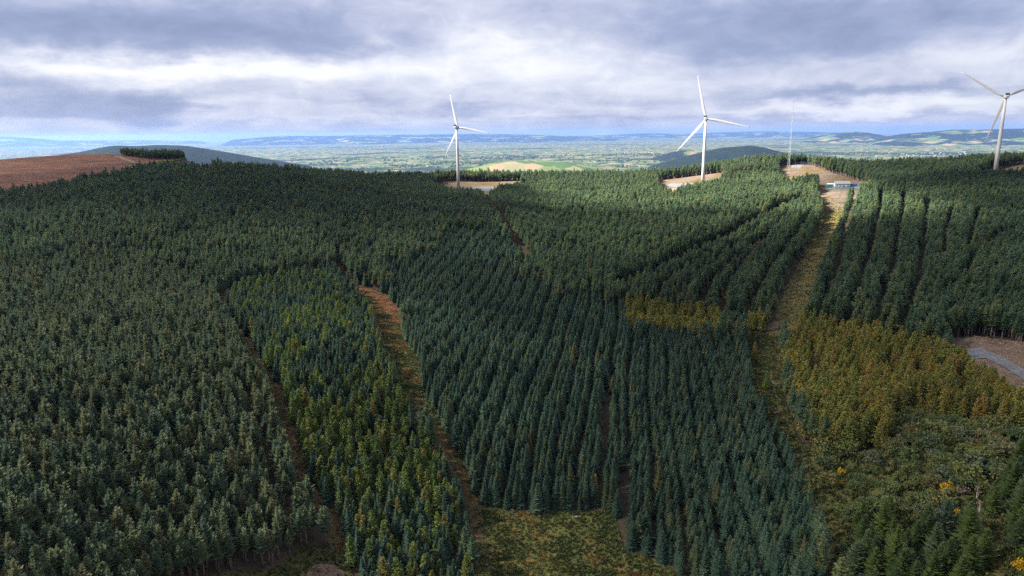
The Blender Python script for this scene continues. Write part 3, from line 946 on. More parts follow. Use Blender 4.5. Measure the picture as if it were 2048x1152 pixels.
def larch_geo(seed, H=9.3, Rm=1.9, cb=.14):
    r = random.Random(seed)
    T = TreeMesh()
    lean = (r.uniform(-.25, .25), r.uniform(-.25, .25))
    limbs = []
    nb = 62
    for b_ in range(nb):
        t = (b_ + r.random()) / nb
        z = H * (cb + (1 - cb) * t * .97)
        rad = Rm * (1 - t) ** .78 * r.uniform(.6, 1.15) + .12
        a = b_ * 2.4 + r.uniform(-.4, .4)
        f = (z / H) ** 2
        if t < .75 and b_ % 3 == 0: limbs.append((a, z, rad * .9, .1 * rad))
        nk = 3 + int(rad * 4.2)
        for k in range(nk):
            s = (k + r.random()) / nk * .85 + .15
            sp_ = r.gauss(0, .13) * rad
            T.tuft((lean[0] * f + math.cos(a) * rad * s - math.sin(a) * sp_, lean[1] * f + math.sin(a) * rad * s + math.cos(a) * sp_,
                    z + rad * s * (.22 * s - .10) + r.gauss(0, .06)), .40 * r.uniform(.7, 1.2), 3, r, .3)
    T.tuft((lean[0], lean[1], H * .97), .35, 5, r, 1.5)
    return T.arrays(), trunk_geo(H * .96, .15, .02, lean, r, limbs=limbs)


def shrub_geo(seed, H=4.0, Rm=2.2, leaves=620, size=.20, stem_h=.4):
    r = random.Random(seed)
    T = TreeMesh()
    cl = []
    for _ in range(13):
        a = r.uniform(0, 6.28); q = math.sqrt(r.random()) * Rm * .72
        top = H * (1 - .55 * (q / Rm) ** 2)
        cl.append((math.cos(a) * q, math.sin(a) * q, r.uniform(stem_h * H, top * .88), r.uniform(.45, .85) * Rm * .48))
    for k in range(leaves):
        c = cl[k % len(cl)]
        d = Vector((r.gauss(0, 1), r.gauss(0, 1), r.gauss(0, .8))).normalized() * c[3] * r.uniform(.6, 1.08)
        z = max(.15, c[2] + d.z)
        T.leaf((c[0] + d.x, c[1] + d.y, z), size * r.uniform(.7, 1.4), r)
    mb = MB()
    for c in cl[:6]:
        mb.tube([(c[0] * .08, c[1] * .08, -.3), (c[0] * .4, c[1] * .4, c[2] * .5), (c[0] * .9, c[1] * .9, c[2])], [.07, .05, .02], 4, False)
    return T.arrays(), (mb.v, mb.f)


class Species:
    def __init__(self, key, fn, mat, bark, nvar, base):
        self.key = key; self.crowns = []; self.trunks = []; self.whole = []
        for i in range(nvar):
            (cv, cf), (tv, tf) = fn(base + i)
            self.crowns.append(mesh_from(key + '_crown', cv, cf, [mat]))
            self.trunks.append(mesh_from(key + '_trunk', tv, tf, [bark], smooth=True))
            k = len(cv)
            me = mesh_from(key + '_whole', list(cv) + list(tv), list(cf) + [tuple(q + k for q in f) for f in tf], [mat, bark],
                           [0] * len(cf) + [1] * len(tf))
            self.whole.append(bpy.data.objects.new(key + '_source', me))      # source shapes for the forest masses, not in the scene itself


SP = {
    'spruce': Species('spruce', lambda s: spruce_geo(s, Rm=1.65 + .09 * (s % 7), round_=.62 + .05 * (s % 5)), M['spruce'], M['bark'], 9, 100),
    'pine': Species('pine', lambda s: pine_geo(s, Rm=1.35, tufts=300, size=.5) if s % 9 == 0 else conifer_geo(s, 10.6 + .25 * (s % 4), 1.45 + .08 * (s % 5), .40, .36, .2), M['pine'], M['bark_grey'], 9, 200),
    'conifer': Species('conifer', lambda s: conifer_geo(s, 11.4 + .3 * (s % 4), 1.5 + .1 * (s % 6), .32 + .03 * (s % 5), .28), M['conifer'], M['bark_grey'], 9, 300),
    'larch': Species('larch', lambda s: larch_geo(s), M['larch'], M['bark'], 5, 400),
    'glarch': Species('glarch', lambda s: larch_geo(s, H=8.8, Rm=1.55), M['glarch'], M['bark'], 4, 500),
    'fir': Species('fir', lambda s: spruce_geo(s, H=8.0, Rm=2.5, cb=.03, round_=.68), M['fir'], M['bark'], 5, 600),
    'shrub': Species('shrub', lambda s: shrub_geo(s, Rm=2.0 + (s % 3) * .3), M['shrub'], M['bark_grey'], 6, 700),
}

# ------------------------------------------------------------------ planting
ROWDIR = R(9.4)
ux, uy = math.sin(ROWDIR), math.cos(ROWDIR)
vx, vy = math.cos(ROWDIR), -math.sin(ROWDIR)
rowv = []
x_ = -1050.0; k = 0
while x_ < 900:
    rowv.append(x_); k += 1
    x_ += (1.95 if k % 3 else 4.1) + .25 * math.sin(k * 1.7)
rowv = np.array(rowv)
alongu = np.arange(90, 1330, 1.95)
VV, UU = np.meshgrid(rowv, alongu)
VV = VV + rng.normal(0, .26, VV.shape) + 1.1 * np.sin(UU / 46.0) + .7 * np.sin(UU / 17.0 + VV / 9.0)
UU = UU + rng.normal(0, .55, UU.shape)
P2 = np.stack([VV * vx + UU * ux, VV * vy + UU * uy], -1).reshape(-1, 2)
loose = ~inside(P2, Z_C)
P2 = P2 + loose[:, None] * rng.normal(0, 1.0, P2.shape)
dd_ = np.hypot(*P2.T)
aa_ = np.arctan2(P2[:, 0], P2[:, 1])
sel = (dd_ > 105) & (np.abs(aa_) < .80) & (dd_ < np.interp(aa_, _DCA, _DCD) + 22)
P2 = P2[sel]
Z0 = terrain(P2[:, 0], P2[:, 1])
ax, ay, aw = project(P2[:, 0], P2[:, 1], Z0)
bx, by, bw = project(P2[:, 0], P2[:, 1], Z0 + 14)
sel = (np.maximum(ax, bx) > -110) & (np.minimum(ax, bx) < 2158) & (by < 1215)
P2, Z0, ax, ay = P2[sel], Z0[sel], ax[sel], ay[sel]
N = len(P2)

sp_ = np.full(N, 'pine', dtype=object)
A_ = inside(P2, Z_A); B_ = inside(P2, Z_B); C_ = inside(P2 + np.column_stack([vnoise(P2[:, 0], P2[:, 1], 14, 41) - .5, vnoise(P2[:, 0], P2[:, 1], 14, 42) - .5]) * np.clip((np.hypot(*P2.T) - 300) / 60, 0, 1)[:, None] * 46, Z_C); E_ = inside(P2, Z_E); D_ = inside(P2, Z_D)
G_ = np.zeros(N, bool)
for z in Z_larch: G_ |= inside(P2, z)
S_ = inside(P2, Z_scrub)
X_ = np.zeros(N, bool)
for z in Z_fir: X_ |= inside(P2, z)
trk_line = poly([(1545, 655), (1622, 497), (1650, 418), (1640, 385), (1600, 340)])
az_trk = np.interp(np.hypot(*P2.T), np.hypot(*trk_line.T), np.arctan2(trk_line[:, 0], trk_line[:, 1]))
right = (np.arctan2(P2[:, 0], P2[:, 1]) > az_trk) & (np.hypot(*P2.T) > 300)
nz = vnoise(P2[:, 0], P2[:, 1], 24, 3); nz2 = vnoise(P2[:, 0], P2[:, 1], 9, 4); u01 = rng.random(N)
upper = ~(A_ | B_ | C_ | E_ | D_ | G_ | S_ | right)
sp_[upper] = np.where(u01[upper] < .6, 'conifer', 'pine')
sp_[D_ | E_ | right] = 'conifer'
sp_[A_] = 'pine'
sp_[C_] = 'spruce'
sp_[C_ & (u01 < .012)] = 'glarch'
# light green larch scattered through the middle block, thickest in its nearer half
rel = np.clip((ay - 620) / 200, 0, 1)
sp_[B_] = np.where((nz[B_] * .40 + nz2[B_] * .30 + u01[B_] * .55) > (.86 - .24 * rel[B_]), 'glarch', 'spruce')
sp_[G_] = 'larch'
sp_[S_ & ~G_] = 'shrub'
sp_[X_] = 'fir'

keep = np.ones(N, bool)
for z in (Z_clear, Z_left, Z_track, Z_strip, Z_pad1, Z_pad2, Z_pad3, Z_moor, Z_gravelclr, Z_young): keep &= ~inside(P2, z)
keep &= ~(inside(P2, Z_summit) & ~inside(P2, Z_clump))
keep &= ~((ax > 255) & (ax < 425) & (np.hypot(*P2.T) > 775))
keep |= inside(P2, Z_mclump)
for L, w in RIDES:
    d_, _ = seg_dist(P2, L)
    keep &= d_ > w / 2 + (.25 if w < 2 else (.85 if w < 4 else .8))
for c, r_ in holes: keep &= np.hypot(P2[:, 0] - c[0], P2[:, 1] - c[1]) > r_
keep &= ~(G_ & (u01 < .10))
scr = S_ & ~X_ & ~G_
scr_d = vnoise(P2[:, 0], P2[:, 1], 7, 8)
keep &= ~(scr & ((u01 > .62) | (scr_d < np.where(ay > 930, .36, .18))))
keep &= ~(inside(P2, Z_gap) & (u01 > .05))
keep &= ~(X_ & ((u01 > .48)))
keep &= (sp_ == 'pine') | (u01 > .11)
keep &= (u01 < .985)
# room round the single trees and bushes that stand out
for sx_, sy_ in ((1190, 990), (1508, 722), (1532, 782), (1512, 735), (1681, 951), (1679, 972), (1922, 1035), (1893, 990), (1862, 996), (2037, 1138), (1926, 992), (1952, 1000), (1958, 1028), (1201, 715)):
    g_ = poly([(sx_, sy_)])[0]
    near = g_ * (1 - 3.0 / np.hypot(*g_))
    tree_ = sy_ in (990, 715) and sx_ < 1300
    keep &= (np.hypot(P2[:, 0] - g_[0], P2[:, 1] - g_[1]) > (1.2 if tree_ else 2.6)) & (tree_ | (np.hypot(P2[:, 0] - near[0], P2[:, 1] - near[1]) > 2.8))
P2, Z0, sp_, ax, ay = P2[keep], Z0[keep], sp_[keep], ax[keep], ay[keep]
A_, B_, C_, E_, D_, G_, right = A_[keep], B_[keep], C_[keep], E_[keep], D_[keep], G_[keep], right[keep]
N = len(P2)
dist = np.hypot(P2[:, 0], P2[:, 1])
hs = np.clip(rng.normal(1.0, .15, N), .58, 1.36)
hs *= .90 + .22 * vnoise(P2[:, 0], P2[:, 1], 33, 12)
mc_ = inside(P2, Z_mclump)
hs[mc_] *= .72
hs[sp_ == 'shrub'] *= rng.uniform(.55, 1.35, (sp_ == 'shrub').sum())
hs[sp_ == 'fir'] *= rng.uniform(.8, 1.2, (sp_ == 'fir').sum())
hs[right & (sp_ == 'conifer') & (dist < 420)] *= 1.15
hs[A_ & (sp_ == 'pine')] *= .93
ws_ = rng.uniform(.95, 1.25, N)
ws_[(sp_ != 'spruce') & (sp_ != 'pine')] *= 1.10
ws_[dist > 500] *= 1.12
rz = rng.uniform(0, 6.283, N)
var = rng.integers(0, 60, N)
print('trees planted', N, {k: int((sp_ == k).sum()) for k in SP})

kinds = {
    'spruce': ('spruce_tree', 'spruce tree'), 'pine': ('pine_tree', 'pine tree'), 'conifer': ('conifer_tree', 'conifer tree'),
    'larch': ('golden_larch', 'larch tree'), 'glarch': ('green_larch', 'larch tree'), 'fir': ('young_fir', 'fir tree'), 'shrub': ('shrub', 'shrub'),
}


def describe(key, i):
    px, py = ax[i], ay[i]
    size = 'tall' if hs[i] > 1.06 else ('short' if hs[i] < .90 else 'middling')
    girth = 'broad' if ws_[i] > (1.12 if key == 'spruce' else 1.23) else 'slim'
    look = size + ' ' + girth
    if key == 'spruce':
        if B_[i]:
            w = 'beside the left forest ride' if px < 700 + (py - 1000) * .25 else ('beside the ride leading to the grassy clearing' if px > 800 else 'between the two forest rides')
            return f'{look} blue-green spruce among light green larches {w}', 'spruces between the two rides'
        if px > 1560: return f'{look} blue-green spruce in the edge rows along the grass strip', 'spruces along the grass strip'
        if px > 1310: return f'{look} blue-green spruce in the near rows between clearing and grass strip', 'spruces in the near rows'
        if px > 1234: return f'{look} blue-green spruce on the projecting corner right of the grassy clearing', 'spruces on the corner by the clearing'
        return f'{look} blue-green spruce at the back edge of the grassy clearing', 'spruces behind the clearing'
    if key == 'pine':
        w = 'at the bare-trunked edge above the small clearing' if px > 330 and py > 1075 else ('beside the narrow dark gap near the left ride' if px > 430 else ('in the corner of the near wood' if px < 160 else ('a few rows behind the bare-trunked edge' if px > 330 and py > 1000 else ('towards the left corner of the near wood' if px < 300 else 'deep inside the near wood'))))
        return f'{look} grey-green pine {w}', 'pines ' + w
    if key == 'conifer':
        if right[i]:
            w = 'above the felled ground by the gravel road' if px > 1880 else 'in the strips behind the golden larches'
            return f'{look} bare-trunked green conifer {w}', 'conifers ' + w
        if E_[i]: return f'{look} green conifer in the furrowed block beside the grass track', 'conifers in the furrowed block'
        return f'{look} green conifer on the slope below the ridge', 'conifers below the ridge'
    if key == 'larch':
        w = 'in the strip behind the blue-green spruces' if px < 1540 else ('on the edge above the scrub' if py > 815 else ('beside the felled ground and gravel road' if px > 1850 else 'in the main autumn block'))
        return f'{look} golden larch {w}', 'golden larches ' + w
    if key == 'glarch':
        if C_[i]: return f'{look} yellowish green larch standing alone among the blue-green spruces', 'lone larches among spruces'
        w = 'beside the left forest ride' if px < 560 + (py - 800) * .45 else ('in the upper half' if py < 850 else 'in the lower half')
        return f'{look} light yellow-green larch {w} of the mixed block', 'light green larches ' + w
    if key == 'fir':
        w = 'by the path gap in the corner' if px > 1965 else ('in front of the autumn scrub' if py < 1120 else 'in the thick near clump')
        return f'{look} bushy dark green young fir {w}', 'young firs ' + w
    w = 'behind the young firs' if py > 960 else ('near the golden larches' if py < 900 else 'in the middle of the scrub')
    big = 'large' if hs[i] > 1.1 else ('low' if hs[i] < .75 else 'middling')
    return f'{big} {girth} rounded broadleaf shrub {w}', 'shrubs ' + w


def place_tree(key, v, loc, s, w, rot, name, cat, label, group, crown_mat=None):
    sp = SP[key]
    e = link(name, None, loc=loc, rot=(0, 0, rot), scale=(s * w, s * w, s))
    e.empty_display_size = .5
    tag(e, label, cat, group)
    c = link('crown', sp.crowns[v % len(sp.crowns)], e)
    link('trunk', sp.trunks[v % len(sp.trunks)], e)
    return e


single = np.zeros(N, bool)
in_frame = (ax > 4) & (ax < 2044)
Hk = {'spruce': 8.2, 'pine': 11, 'conifer': 12, 'larch': 9.3, 'glarch': 8.6, 'fir': 8, 'shrub': 4}
for key in SP:
    ids = np.nonzero(sp_ == key)[0]
    tx, ty, tw = project(P2[ids, 0], P2[ids, 1], Z0[ids] + Hk[key] * hs[ids])
    ok = (ty < 1140) & (tx > 6) & (tx < 2042) & in_frame[ids]
    ids = ids[ok]
    size = hs[ids] / dist[ids]
    ids = ids[np.argsort(-size)][:300 if len(ids) > 300 else len(ids)]
    for i in ids:
        lb, gp = describe(key, i)
        place_tree(key, int(var[i]), (P2[i, 0], P2[i, 1], Z0[i]), float(hs[i]), float(ws_[i]), float(rz[i]), kinds[key][0], kinds[key][1], lb, gp)
        single[i] = True


def scatter(name, sources, pts, rot, scl, vidx, kind='stuff'):
    """one object that stands a source shape on every point (for what is too many to count)"""
    me = bpy.data.meshes.new(name)
    me.vertices.add(len(pts)); me.vertices.foreach_set('co', np.asarray(pts, np.float32).ravel())
    for nm, ty, arr in (('rot', 'FLOAT_VECTOR', rot), ('scl', 'FLOAT_VECTOR', scl), ('vidx', 'INT', vidx)):
        at = me.attributes.new(nm, ty, 'POINT')
        at.data.foreach_set('vector' if ty == 'FLOAT_VECTOR' else 'value', np.asarray(arr, np.int32 if ty == 'INT' else np.float32).ravel())
    me.update()
    o = link(name, me)
    tag(o, kind=kind)
    g = bpy.data.node_groups.new(name + '_nodes', 'GeometryNodeTree')
    g.interface.new_socket('Geometry', in_out='INPUT', socket_type='NodeSocketGeometry')
    g.interface.new_socket('Geometry', in_out='OUTPUT', socket_type='NodeSocketGeometry')
    gi = g.nodes.new('NodeGroupInput'); go = g.nodes.new('NodeGroupOutput')
    iop = g.nodes.new('GeometryNodeInstanceOnPoints')
    gti = g.nodes.new('GeometryNodeGeometryToInstance')
    for s in reversed(sources):
        oi = g.nodes.new('GeometryNodeObjectInfo')
        oi.inputs['Object'].default_value = s
        oi.inputs['As Instance'].default_value = False
        g.links.new(oi.outputs['Geometry'], gti.inputs[0])

    def attr(nm, ty):
        n_ = g.nodes.new('GeometryNodeInputNamedAttribute'); n_.data_type = ty; n_.inputs['Name'].default_value = nm
        return [q for q in n_.outputs if q.enabled][0]
    g.links.new(gi.outputs[0], iop.inputs['Points'])
    g.links.new(gti.outputs[0], iop.inputs['Instance'])
    iop.inputs['Pick Instance'].default_value = True
    g.links.new(attr('vidx', 'INT'), iop.inputs['Instance Index'])
    g.links.new(attr('rot', 'FLOAT_VECTOR'), iop.inputs['Rotation'])
    g.links.new(attr('scl', 'FLOAT_VECTOR'), iop.inputs['Scale'])
    g.links.new(iop.outputs[0], go.inputs[0])
    md = o.modifiers.new('scatter', 'NODES'); md.node_group = g
    return o


mass_names = {'spruce': 'spruce_forest', 'pine': 'pine_forest', 'conifer': 'conifer_forest', 'larch': 'golden_larch_wood', 'glarch': 'green_larch_wood', 'fir': 'young_fir_wood', 'shrub': 'shrubbery'}
for key in SP:
    ids = np.nonzero((sp_ == key) & ~single)[0]
    if not len(ids): continue
    s = hs[ids]; w = hs[ids] * ws_[ids]
    scatter(mass_names[key], SP[key].whole, np.column_stack([P2[ids], Z0[ids]]), np.column_stack([0 * s, 0 * s, rz[ids]]), np.column_stack([w, w, s]), var[ids] % len(SP[key].whole))

# ------------------------------------------------------------------ undergrowth
def tuft_obj(name, mat, n, h, w, seed, broad=False):
    r = random.Random(seed)
    T = TreeMesh()
    for _ in range(n):
        a = r.uniform(0, 6.28); q = r.random() * w * .6
        p = (math.cos(a) * q, math.sin(a) * q)
        b_ = r.uniform(0, 6.28); hh = h * r.uniform(.6, 1.2); lw = (.11 if broad else .06) * r.uniform(.7, 1.3); o_ = r.uniform(.15, .5) * hh
        k = len(T.v)
        cx_, sx_ = math.cos(b_), math.sin(b_)
        T.v += [(p[0] - sx_ * lw, p[1] + cx_ * lw, 0), (p[0] + sx_ * lw, p[1] - cx_ * lw, 0), (p[0] + cx_ * o_ * .4 + sx_ * lw, p[1] + sx_ * o_ * .4 - cx_ * lw, hh * .7),
                (p[0] + cx_ * o_ * .4 - sx_ * lw, p[1] + sx_ * o_ * .4 + cx_ * lw, hh * .7), (p[0] + cx_ * o_, p[1] + sx_ * o_, hh)]
        T.f += [(k, k + 1, k + 2, k + 3), (k + 3, k + 2, k + 4)]
    return bpy.data.objects.new(name, mesh_from(name, T.v, T.f, [mat]))


M['grass'] = foliage_mat('grass_blades', [(0, (.047, .064, .019)), (.4, (.070, .080, .024)), (.75, (.098, .092, .031)), (1, (.128, .098, .038))], patch=.3, trans=.3, patch_scale=.08)
M['bracken'] = foliage_mat('bracken_fronds', [(0, (.15, .085, .035)), (.6, (.22, .115, .042)), (1, (.24, .15, .06))], patch=.25, trans=.25, patch_scale=.08)
M['ferns'] = foliage_mat('green_fronds', [(0, (.045, .065, .022)), (.6, (.07, .09, .026)), (1, (.10, .105, .03))], patch=.25, trans=.25, patch_scale=.08)
grass_src = [tuft_obj('grass_source', M['grass'], 14, .55, .7, 900 + i) for i in range(3)]
brack_src = [tuft_obj('bracken_source', M['bracken'], 12, .7, .9, 910 + i, True) for i in range(3)]
fern_src = [tuft_obj('fern_source', M['ferns'], 12, .7, .9, 920 + i, True) for i in range(3)]


def sprinkle(pl, step):
    lo, hi = pl.min(0), pl.max(0)
    n_ = int((hi[0] - lo[0]) * (hi[1] - lo[1]) / step ** 2)
    q = lo + rng.random((n_, 2)) * (hi - lo)
    q = q[inside(q, pl)]
    z = terrain(q[:, 0], q[:, 1])
    sx, sy, _ = project(q[:, 0], q[:, 1], z)
    m_ = (sx > -40) & (sx < 2090) & (sy < 1190)
    return np.column_stack([q, z])[m_]


def strew(name, srcs, pts, smin, smax, lift=.1):
    n_ = len(pts)
    s = rng.uniform(smin, smax, n_)
    scatter(name, srcs, pts + np.array([0, 0, lift]), np.column_stack([rng.normal(0, .1, n_), rng.normal(0, .1, n_), rng.uniform(0, 6.28, n_)]), np.column_stack([s, s, s]), rng.integers(0, len(srcs), n_))


pc = sprinkle(Z_clear, .62)
f1 = vnoise(pc[:, 0], pc[:, 1], 7.5, 21) * .6 + vnoise(pc[:, 0], pc[:, 1], 3.0, 22) * .4
_px, _py, _ = project(pc[:, 0], pc[:, 1], pc[:, 2])
f1 = f1 + np.where(_py < 650, .22, np.where(_py < 1010, .07, 0)) + np.clip((1010 - _px) / 60, 0, 1) * np.where(_py > 880, .12, 0) + .10 * np.exp(-((_px - 1060) / 60) ** 2 - ((_py - 1105) / 25) ** 2)
ss_ = sprinkle(Z_strip, .8)
sf_ = vnoise(ss_[:, 0], ss_[:, 1], 5, 61) > .42
pl_ = np.vstack([ss_[~sf_], sprinkle(Z_left, .8), sprinkle(Z_track, 1.4), sprinkle(Z_gap, .9)])
strew('grass', grass_src, np.vstack([pc[(f1 > .46) & (f1 < .69)], pl_]), .7, 1.5)
strew('bracken', brack_src, pc[f1 >= .69], .5, 1.1)
strew('ferns', fern_src, np.vstack([pc[f1 <= .46], ss_[sf_]]), .6, 1.35)
ps = sprinkle(Z_scrub, 1.3)
strew('undergrowth', grass_src + fern_src, ps, 1.0, 2.4)
rp = np.vstack([sprinkle(ribbon(RIDES[k][0], RIDES[k][1] - .5), .9) for k in (0, 2, 4, 6)])
strew('heather', brack_src + grass_src, rp, .5, 1.2)
pg = sprinkle(Z_gravelclr, 1.6)
M['brash'] = foliage_mat('brash_twigs', [(0, (.22, .16, .12)), (1, (.36, .28, .21))], patch=.2, trans=.05)
brash_src = [tuft_obj('brash_source', M['brash'], 9, .4, 1.2, 940 + i) for i in range(3)]
strew('brash', brash_src, np.vstack([pg, sprinkle(Z_summit, 3.2)]), .8, 1.8, .2)
yt = sprinkle(Z_young, 2.6)
strew('young_planting', SP['fir'].whole, yt, .14, .26, .5)

# ------------------------------------------------------------------ single trees that stand out
def one_tree(px, py, key, v, s, w, name, cat, label, mat=None, bark=None):
    g_ = poly([(px, py)])[0]
    z = float(terrain(g_[0], g_[1]))
    e = place_tree(key, v, (g_[0], g_[1], z), s, w, v * 1.7, name, cat, label, None)
    for ch in list(e.children):
        m_ = mat if ch.name.startswith('crown') else bark
        if m_ is not None:
            ch.data = ch.data.copy(); ch.data.materials.clear(); ch.data.materials.append(m_)
    return e


def strew_bush(px, py, seed, H, Rm, leaves, size, stem, mat, bark, name, cat, label):
    (cv, cf), (tv, tf) = shrub_geo(seed, H, Rm, leaves, size, stem)
    g_ = poly([(px, py)])[0]
    e = link(name, None, loc=(g_[0], g_[1], float(terrain(g_[0], g_[1]))))
    tag(e, label, cat)
    link('crown', mesh_from('crown', cv, cf, [mat]), e)
    link('trunk', mesh_from('trunk', tv, tf, [bark], smooth=True), e)


one_tree(1190, 990, 'larch', 1, .82, .72, 'yellow_larch', 'larch tree', 'bright yellow narrow larch among dark spruces above the grassy clearing', M['yellow'])
one_tree(1201, 715, 'spruce', 2, .9, .8, 'dead_spruce', 'spruce tree', 'single russet brown dying spruce among the blue-green spruces', M['russet'])
one_tree(1508, 722, 'glarch', 0, 1.05, 1.1, 'green_larch', 'larch tree', 'bright yellow-green larch at the top of the grass strip by the spruce corner')
one_tree(1532, 782, 'glarch', 1, 1.0, 1.05, 'green_larch', 'larch tree', 'yellow-green larch beside the pale worn path in the grass strip')
one_tree(1512, 735, 'fir', 3, .8, .8, 'dark_fir', 'fir tree', 'dark fir tucked below the yellow-green larch on the grass strip')
strew_bush(1681, 951, 801, 2.6, 1.15, 260, .15, .4, M['yellow'], M['bark_white'], 'birch_tree', 'birch tree', 'small round bright yellow birch standing alone in the scrub beside the strip')
strew_bush(1679, 972, 802, 2.4, 1.0, 220, .15, .2, M['yellow'], M['bark_white'], 'birch_tree', 'birch tree', 'small orange-yellow birch just below the round yellow one')
strew_bush(1922, 1035, 803, 2.5, 1.7, 420, .17, .2, M['yellow'], M['bark_grey'], 'yellow_shrub', 'shrub', 'vivid yellow broad shrub behind the young firs')
strew_bush(1893, 990, 804, 3.6, 2.0, 420, .17, .2, M['yellow'], M['bark_grey'], 'yellow_shrub', 'shrub', 'tall amber yellow shrub amid the olive scrub')
strew_bush(1862, 996, 805, 2.9, 1.6, 400, .17, .2, M['glarch'], M['bark_grey'], 'lime_shrub', 'shrub', 'lime green shrub next to the tall amber one')
strew_bush(2037, 1138, 806, 2.4, 1.6, 320, .17, .2, M['yellow'], M['bark_grey'], 'yellow_shrub', 'shrub', 'low yellow shrub beside the path gap near the corner firs')
strew_bush(1926, 992, 807, 3.0, 1.7, 380, .16, .3, M['dead'], M['bark_grey'], 'bare_shrub', 'shrub', 'grey-brown nearly bare round shrub right of the amber shrub')
strew_bush(1080, 1026, 808, 2.7, 1.0, 420, .11, .15, M['dead'], M['bark_grey'], 'dead_shrub', 'shrub', 'tall pale dead bush against the spruces at the back of the clearing')
strew_bush(1024, 1028, 809, 1.7, 1.1, 320, .11, .1, M['dead'], M['bark_grey'], 'dead_shrub', 'shrub', 'low wide pale dead bush at the back of the clearing')
strew_bush(1058, 1030, 810, 1.1, .6, 160, .10, .1, M['dead'], M['bark_grey'], 'dead_shrub', 'shrub', 'smallest pale dead bush between the two larger ones')
for px, py, s_, lb in ((1952, 1000, 811, 'thin white-stemmed birch with brown leaves right of the bare shrub'), (1958, 1028, 812, 'thin white-stemmed birch beside the vivid yellow shrub')):
    strew_bush(px, py, s_, 4.2, 1.0, 130, .13, .55, M['dead'], M['bark_white'], 'birch_tree', 'birch tree', lb)
# felled log and stones
a_ = poly([(1306, 1131), (1336, 1141)])
mb = MB()
zz_ = terrain(a_[:, 0], a_[:, 1]) + .55
mb.tube([(a_[0][0], a_[0][1], zz_[0]), tuple((a_[0] + a_[1]) / 2 + np.array([.1, .2])) + (float(zz_.mean()) + .1,), (a_[1][0], a_[1][1], zz_[1])], [.13, .11, .06], 7)
lg = mb.build('fallen_log', M['bark_grey'], smooth=True)
tag(lg, 'pale barkless log lying in the grass before the corner spruces', 'log')
m_, t_, o_ = new_mat('pale_stone')
principled(t_, o_, t_.mix(t_.noise(pos(t_), 2.5, 5, .6), (.22, .21, .20), (.36, .35, .33)), .9, .1, bump=t_.noise(pos(t_), 4, 4, .6))
M['stone'] = m_
for k, (px, py, sz, lb) in enumerate(((1153, 1036, .5, 'largest pale boulder lying in the clearing below the yellow larch'), (1146, 1037, .3, 'small pale stone left of the largest boulder in the clearing'), (1160, 1035, .25, 'smallest pale stone right of the largest boulder in the clearing'))):
    g_ = poly([(px, py)])[0]
    bm = bmesh.new(); bmesh.ops.create_icosphere(bm, subdivisions=2, radius=1)
    rr = random.Random(k)
    for v in bm.verts: v.co *= rr.uniform(.78, 1.15)
    me = bpy.data.meshes.new('boulder'); bm.to_mesh(me); bm.free(); me.materials.append(M['stone'])
    tag(link('boulder', me, loc=(g_[0], g_[1], float(terrain(*g_)) + .45), scale=(sz * 1.5, sz, sz * .6)), lb, 'boulder')


# ------------------------------------------------------------------ turbines
def paint(name, colr, rough=.45, spec=.4, dirt=.12):
    m, t, o = new_mat(name)
    p = t.n('ShaderNodeTexCoord').outputs['Object']
    mp = t.n('ShaderNodeMapping'); mp.inputs['Scale'].default_value = (1, 1, .12); t.link(p, mp.inputs[0])
    n = t.noise(mp.outputs[0], .9, 5, .6)
    c = t.mix(t.mapr(n, .4, .75, 0, dirt), colr, tuple(q * .55 for q in colr))
    principled(t, o, c, rough, spec)
    return m


M['white'] = paint('turbine_white', (.375, .375, .38))
M['bladewhite'] = paint('blade_white', (.36, .36, .365), .4, .4, .2)
M['darkgrey'] = paint('dark_grille', (.03, .032, .036), .6, .3, .3)
M['steel'] = paint('galvanised_steel', (.20, .23, .28), .5, .5, .3)
M['concrete'] = paint('concrete', (.42, .41, .39), .9, .1, .3)
WIND = R(21)


def blade_mesh(L):
    mb = MB()
    rings = []
    for k in range(19):
        t = k / 18
        r_ = 1.2 + (L - 1.2) * t
        if t < .04: ch, th = 1.9, 1.9
        else:
            q = min(1, (t - .04) / .16)
            q = q * q * (3 - 2 * q)
            full = 2.9 * (1 - (max(t - .2, 0) / .8)) ** .85 + .35
            ch = 1.9 * (1 - q) + full * q
            th = 1.9 * (1 - q) + ch * (.24 - .10 * t) * q
        if t > .97: ch *= .55; th *= .6
        tw = R(16) * (1 - t) ** 2 + R(4)
        ring = []
        for a in range(14):
            an = 2 * math.pi * a / 14
            x = math.cos(an) * .5 * ch - (.18 * ch if t > .1 else .18 * ch * t / .1)
            y = math.sin(an) * .5 * th * (1 if t < .08 else (0.45 + .55 * (.5 + .5 * math.cos(an))) * 1.15)
            X = x * math.cos(tw) - y * math.sin(tw)
            Y = x * math.sin(tw) + y * math.cos(tw) + 1.6 * t * t
            ring.append(Vector((X, Y, r_)))
        rings.append(ring)
    mb.loft(rings)
    return mesh_from('blade', mb.v, mb.f, [M['bladewhite']], smooth=True)


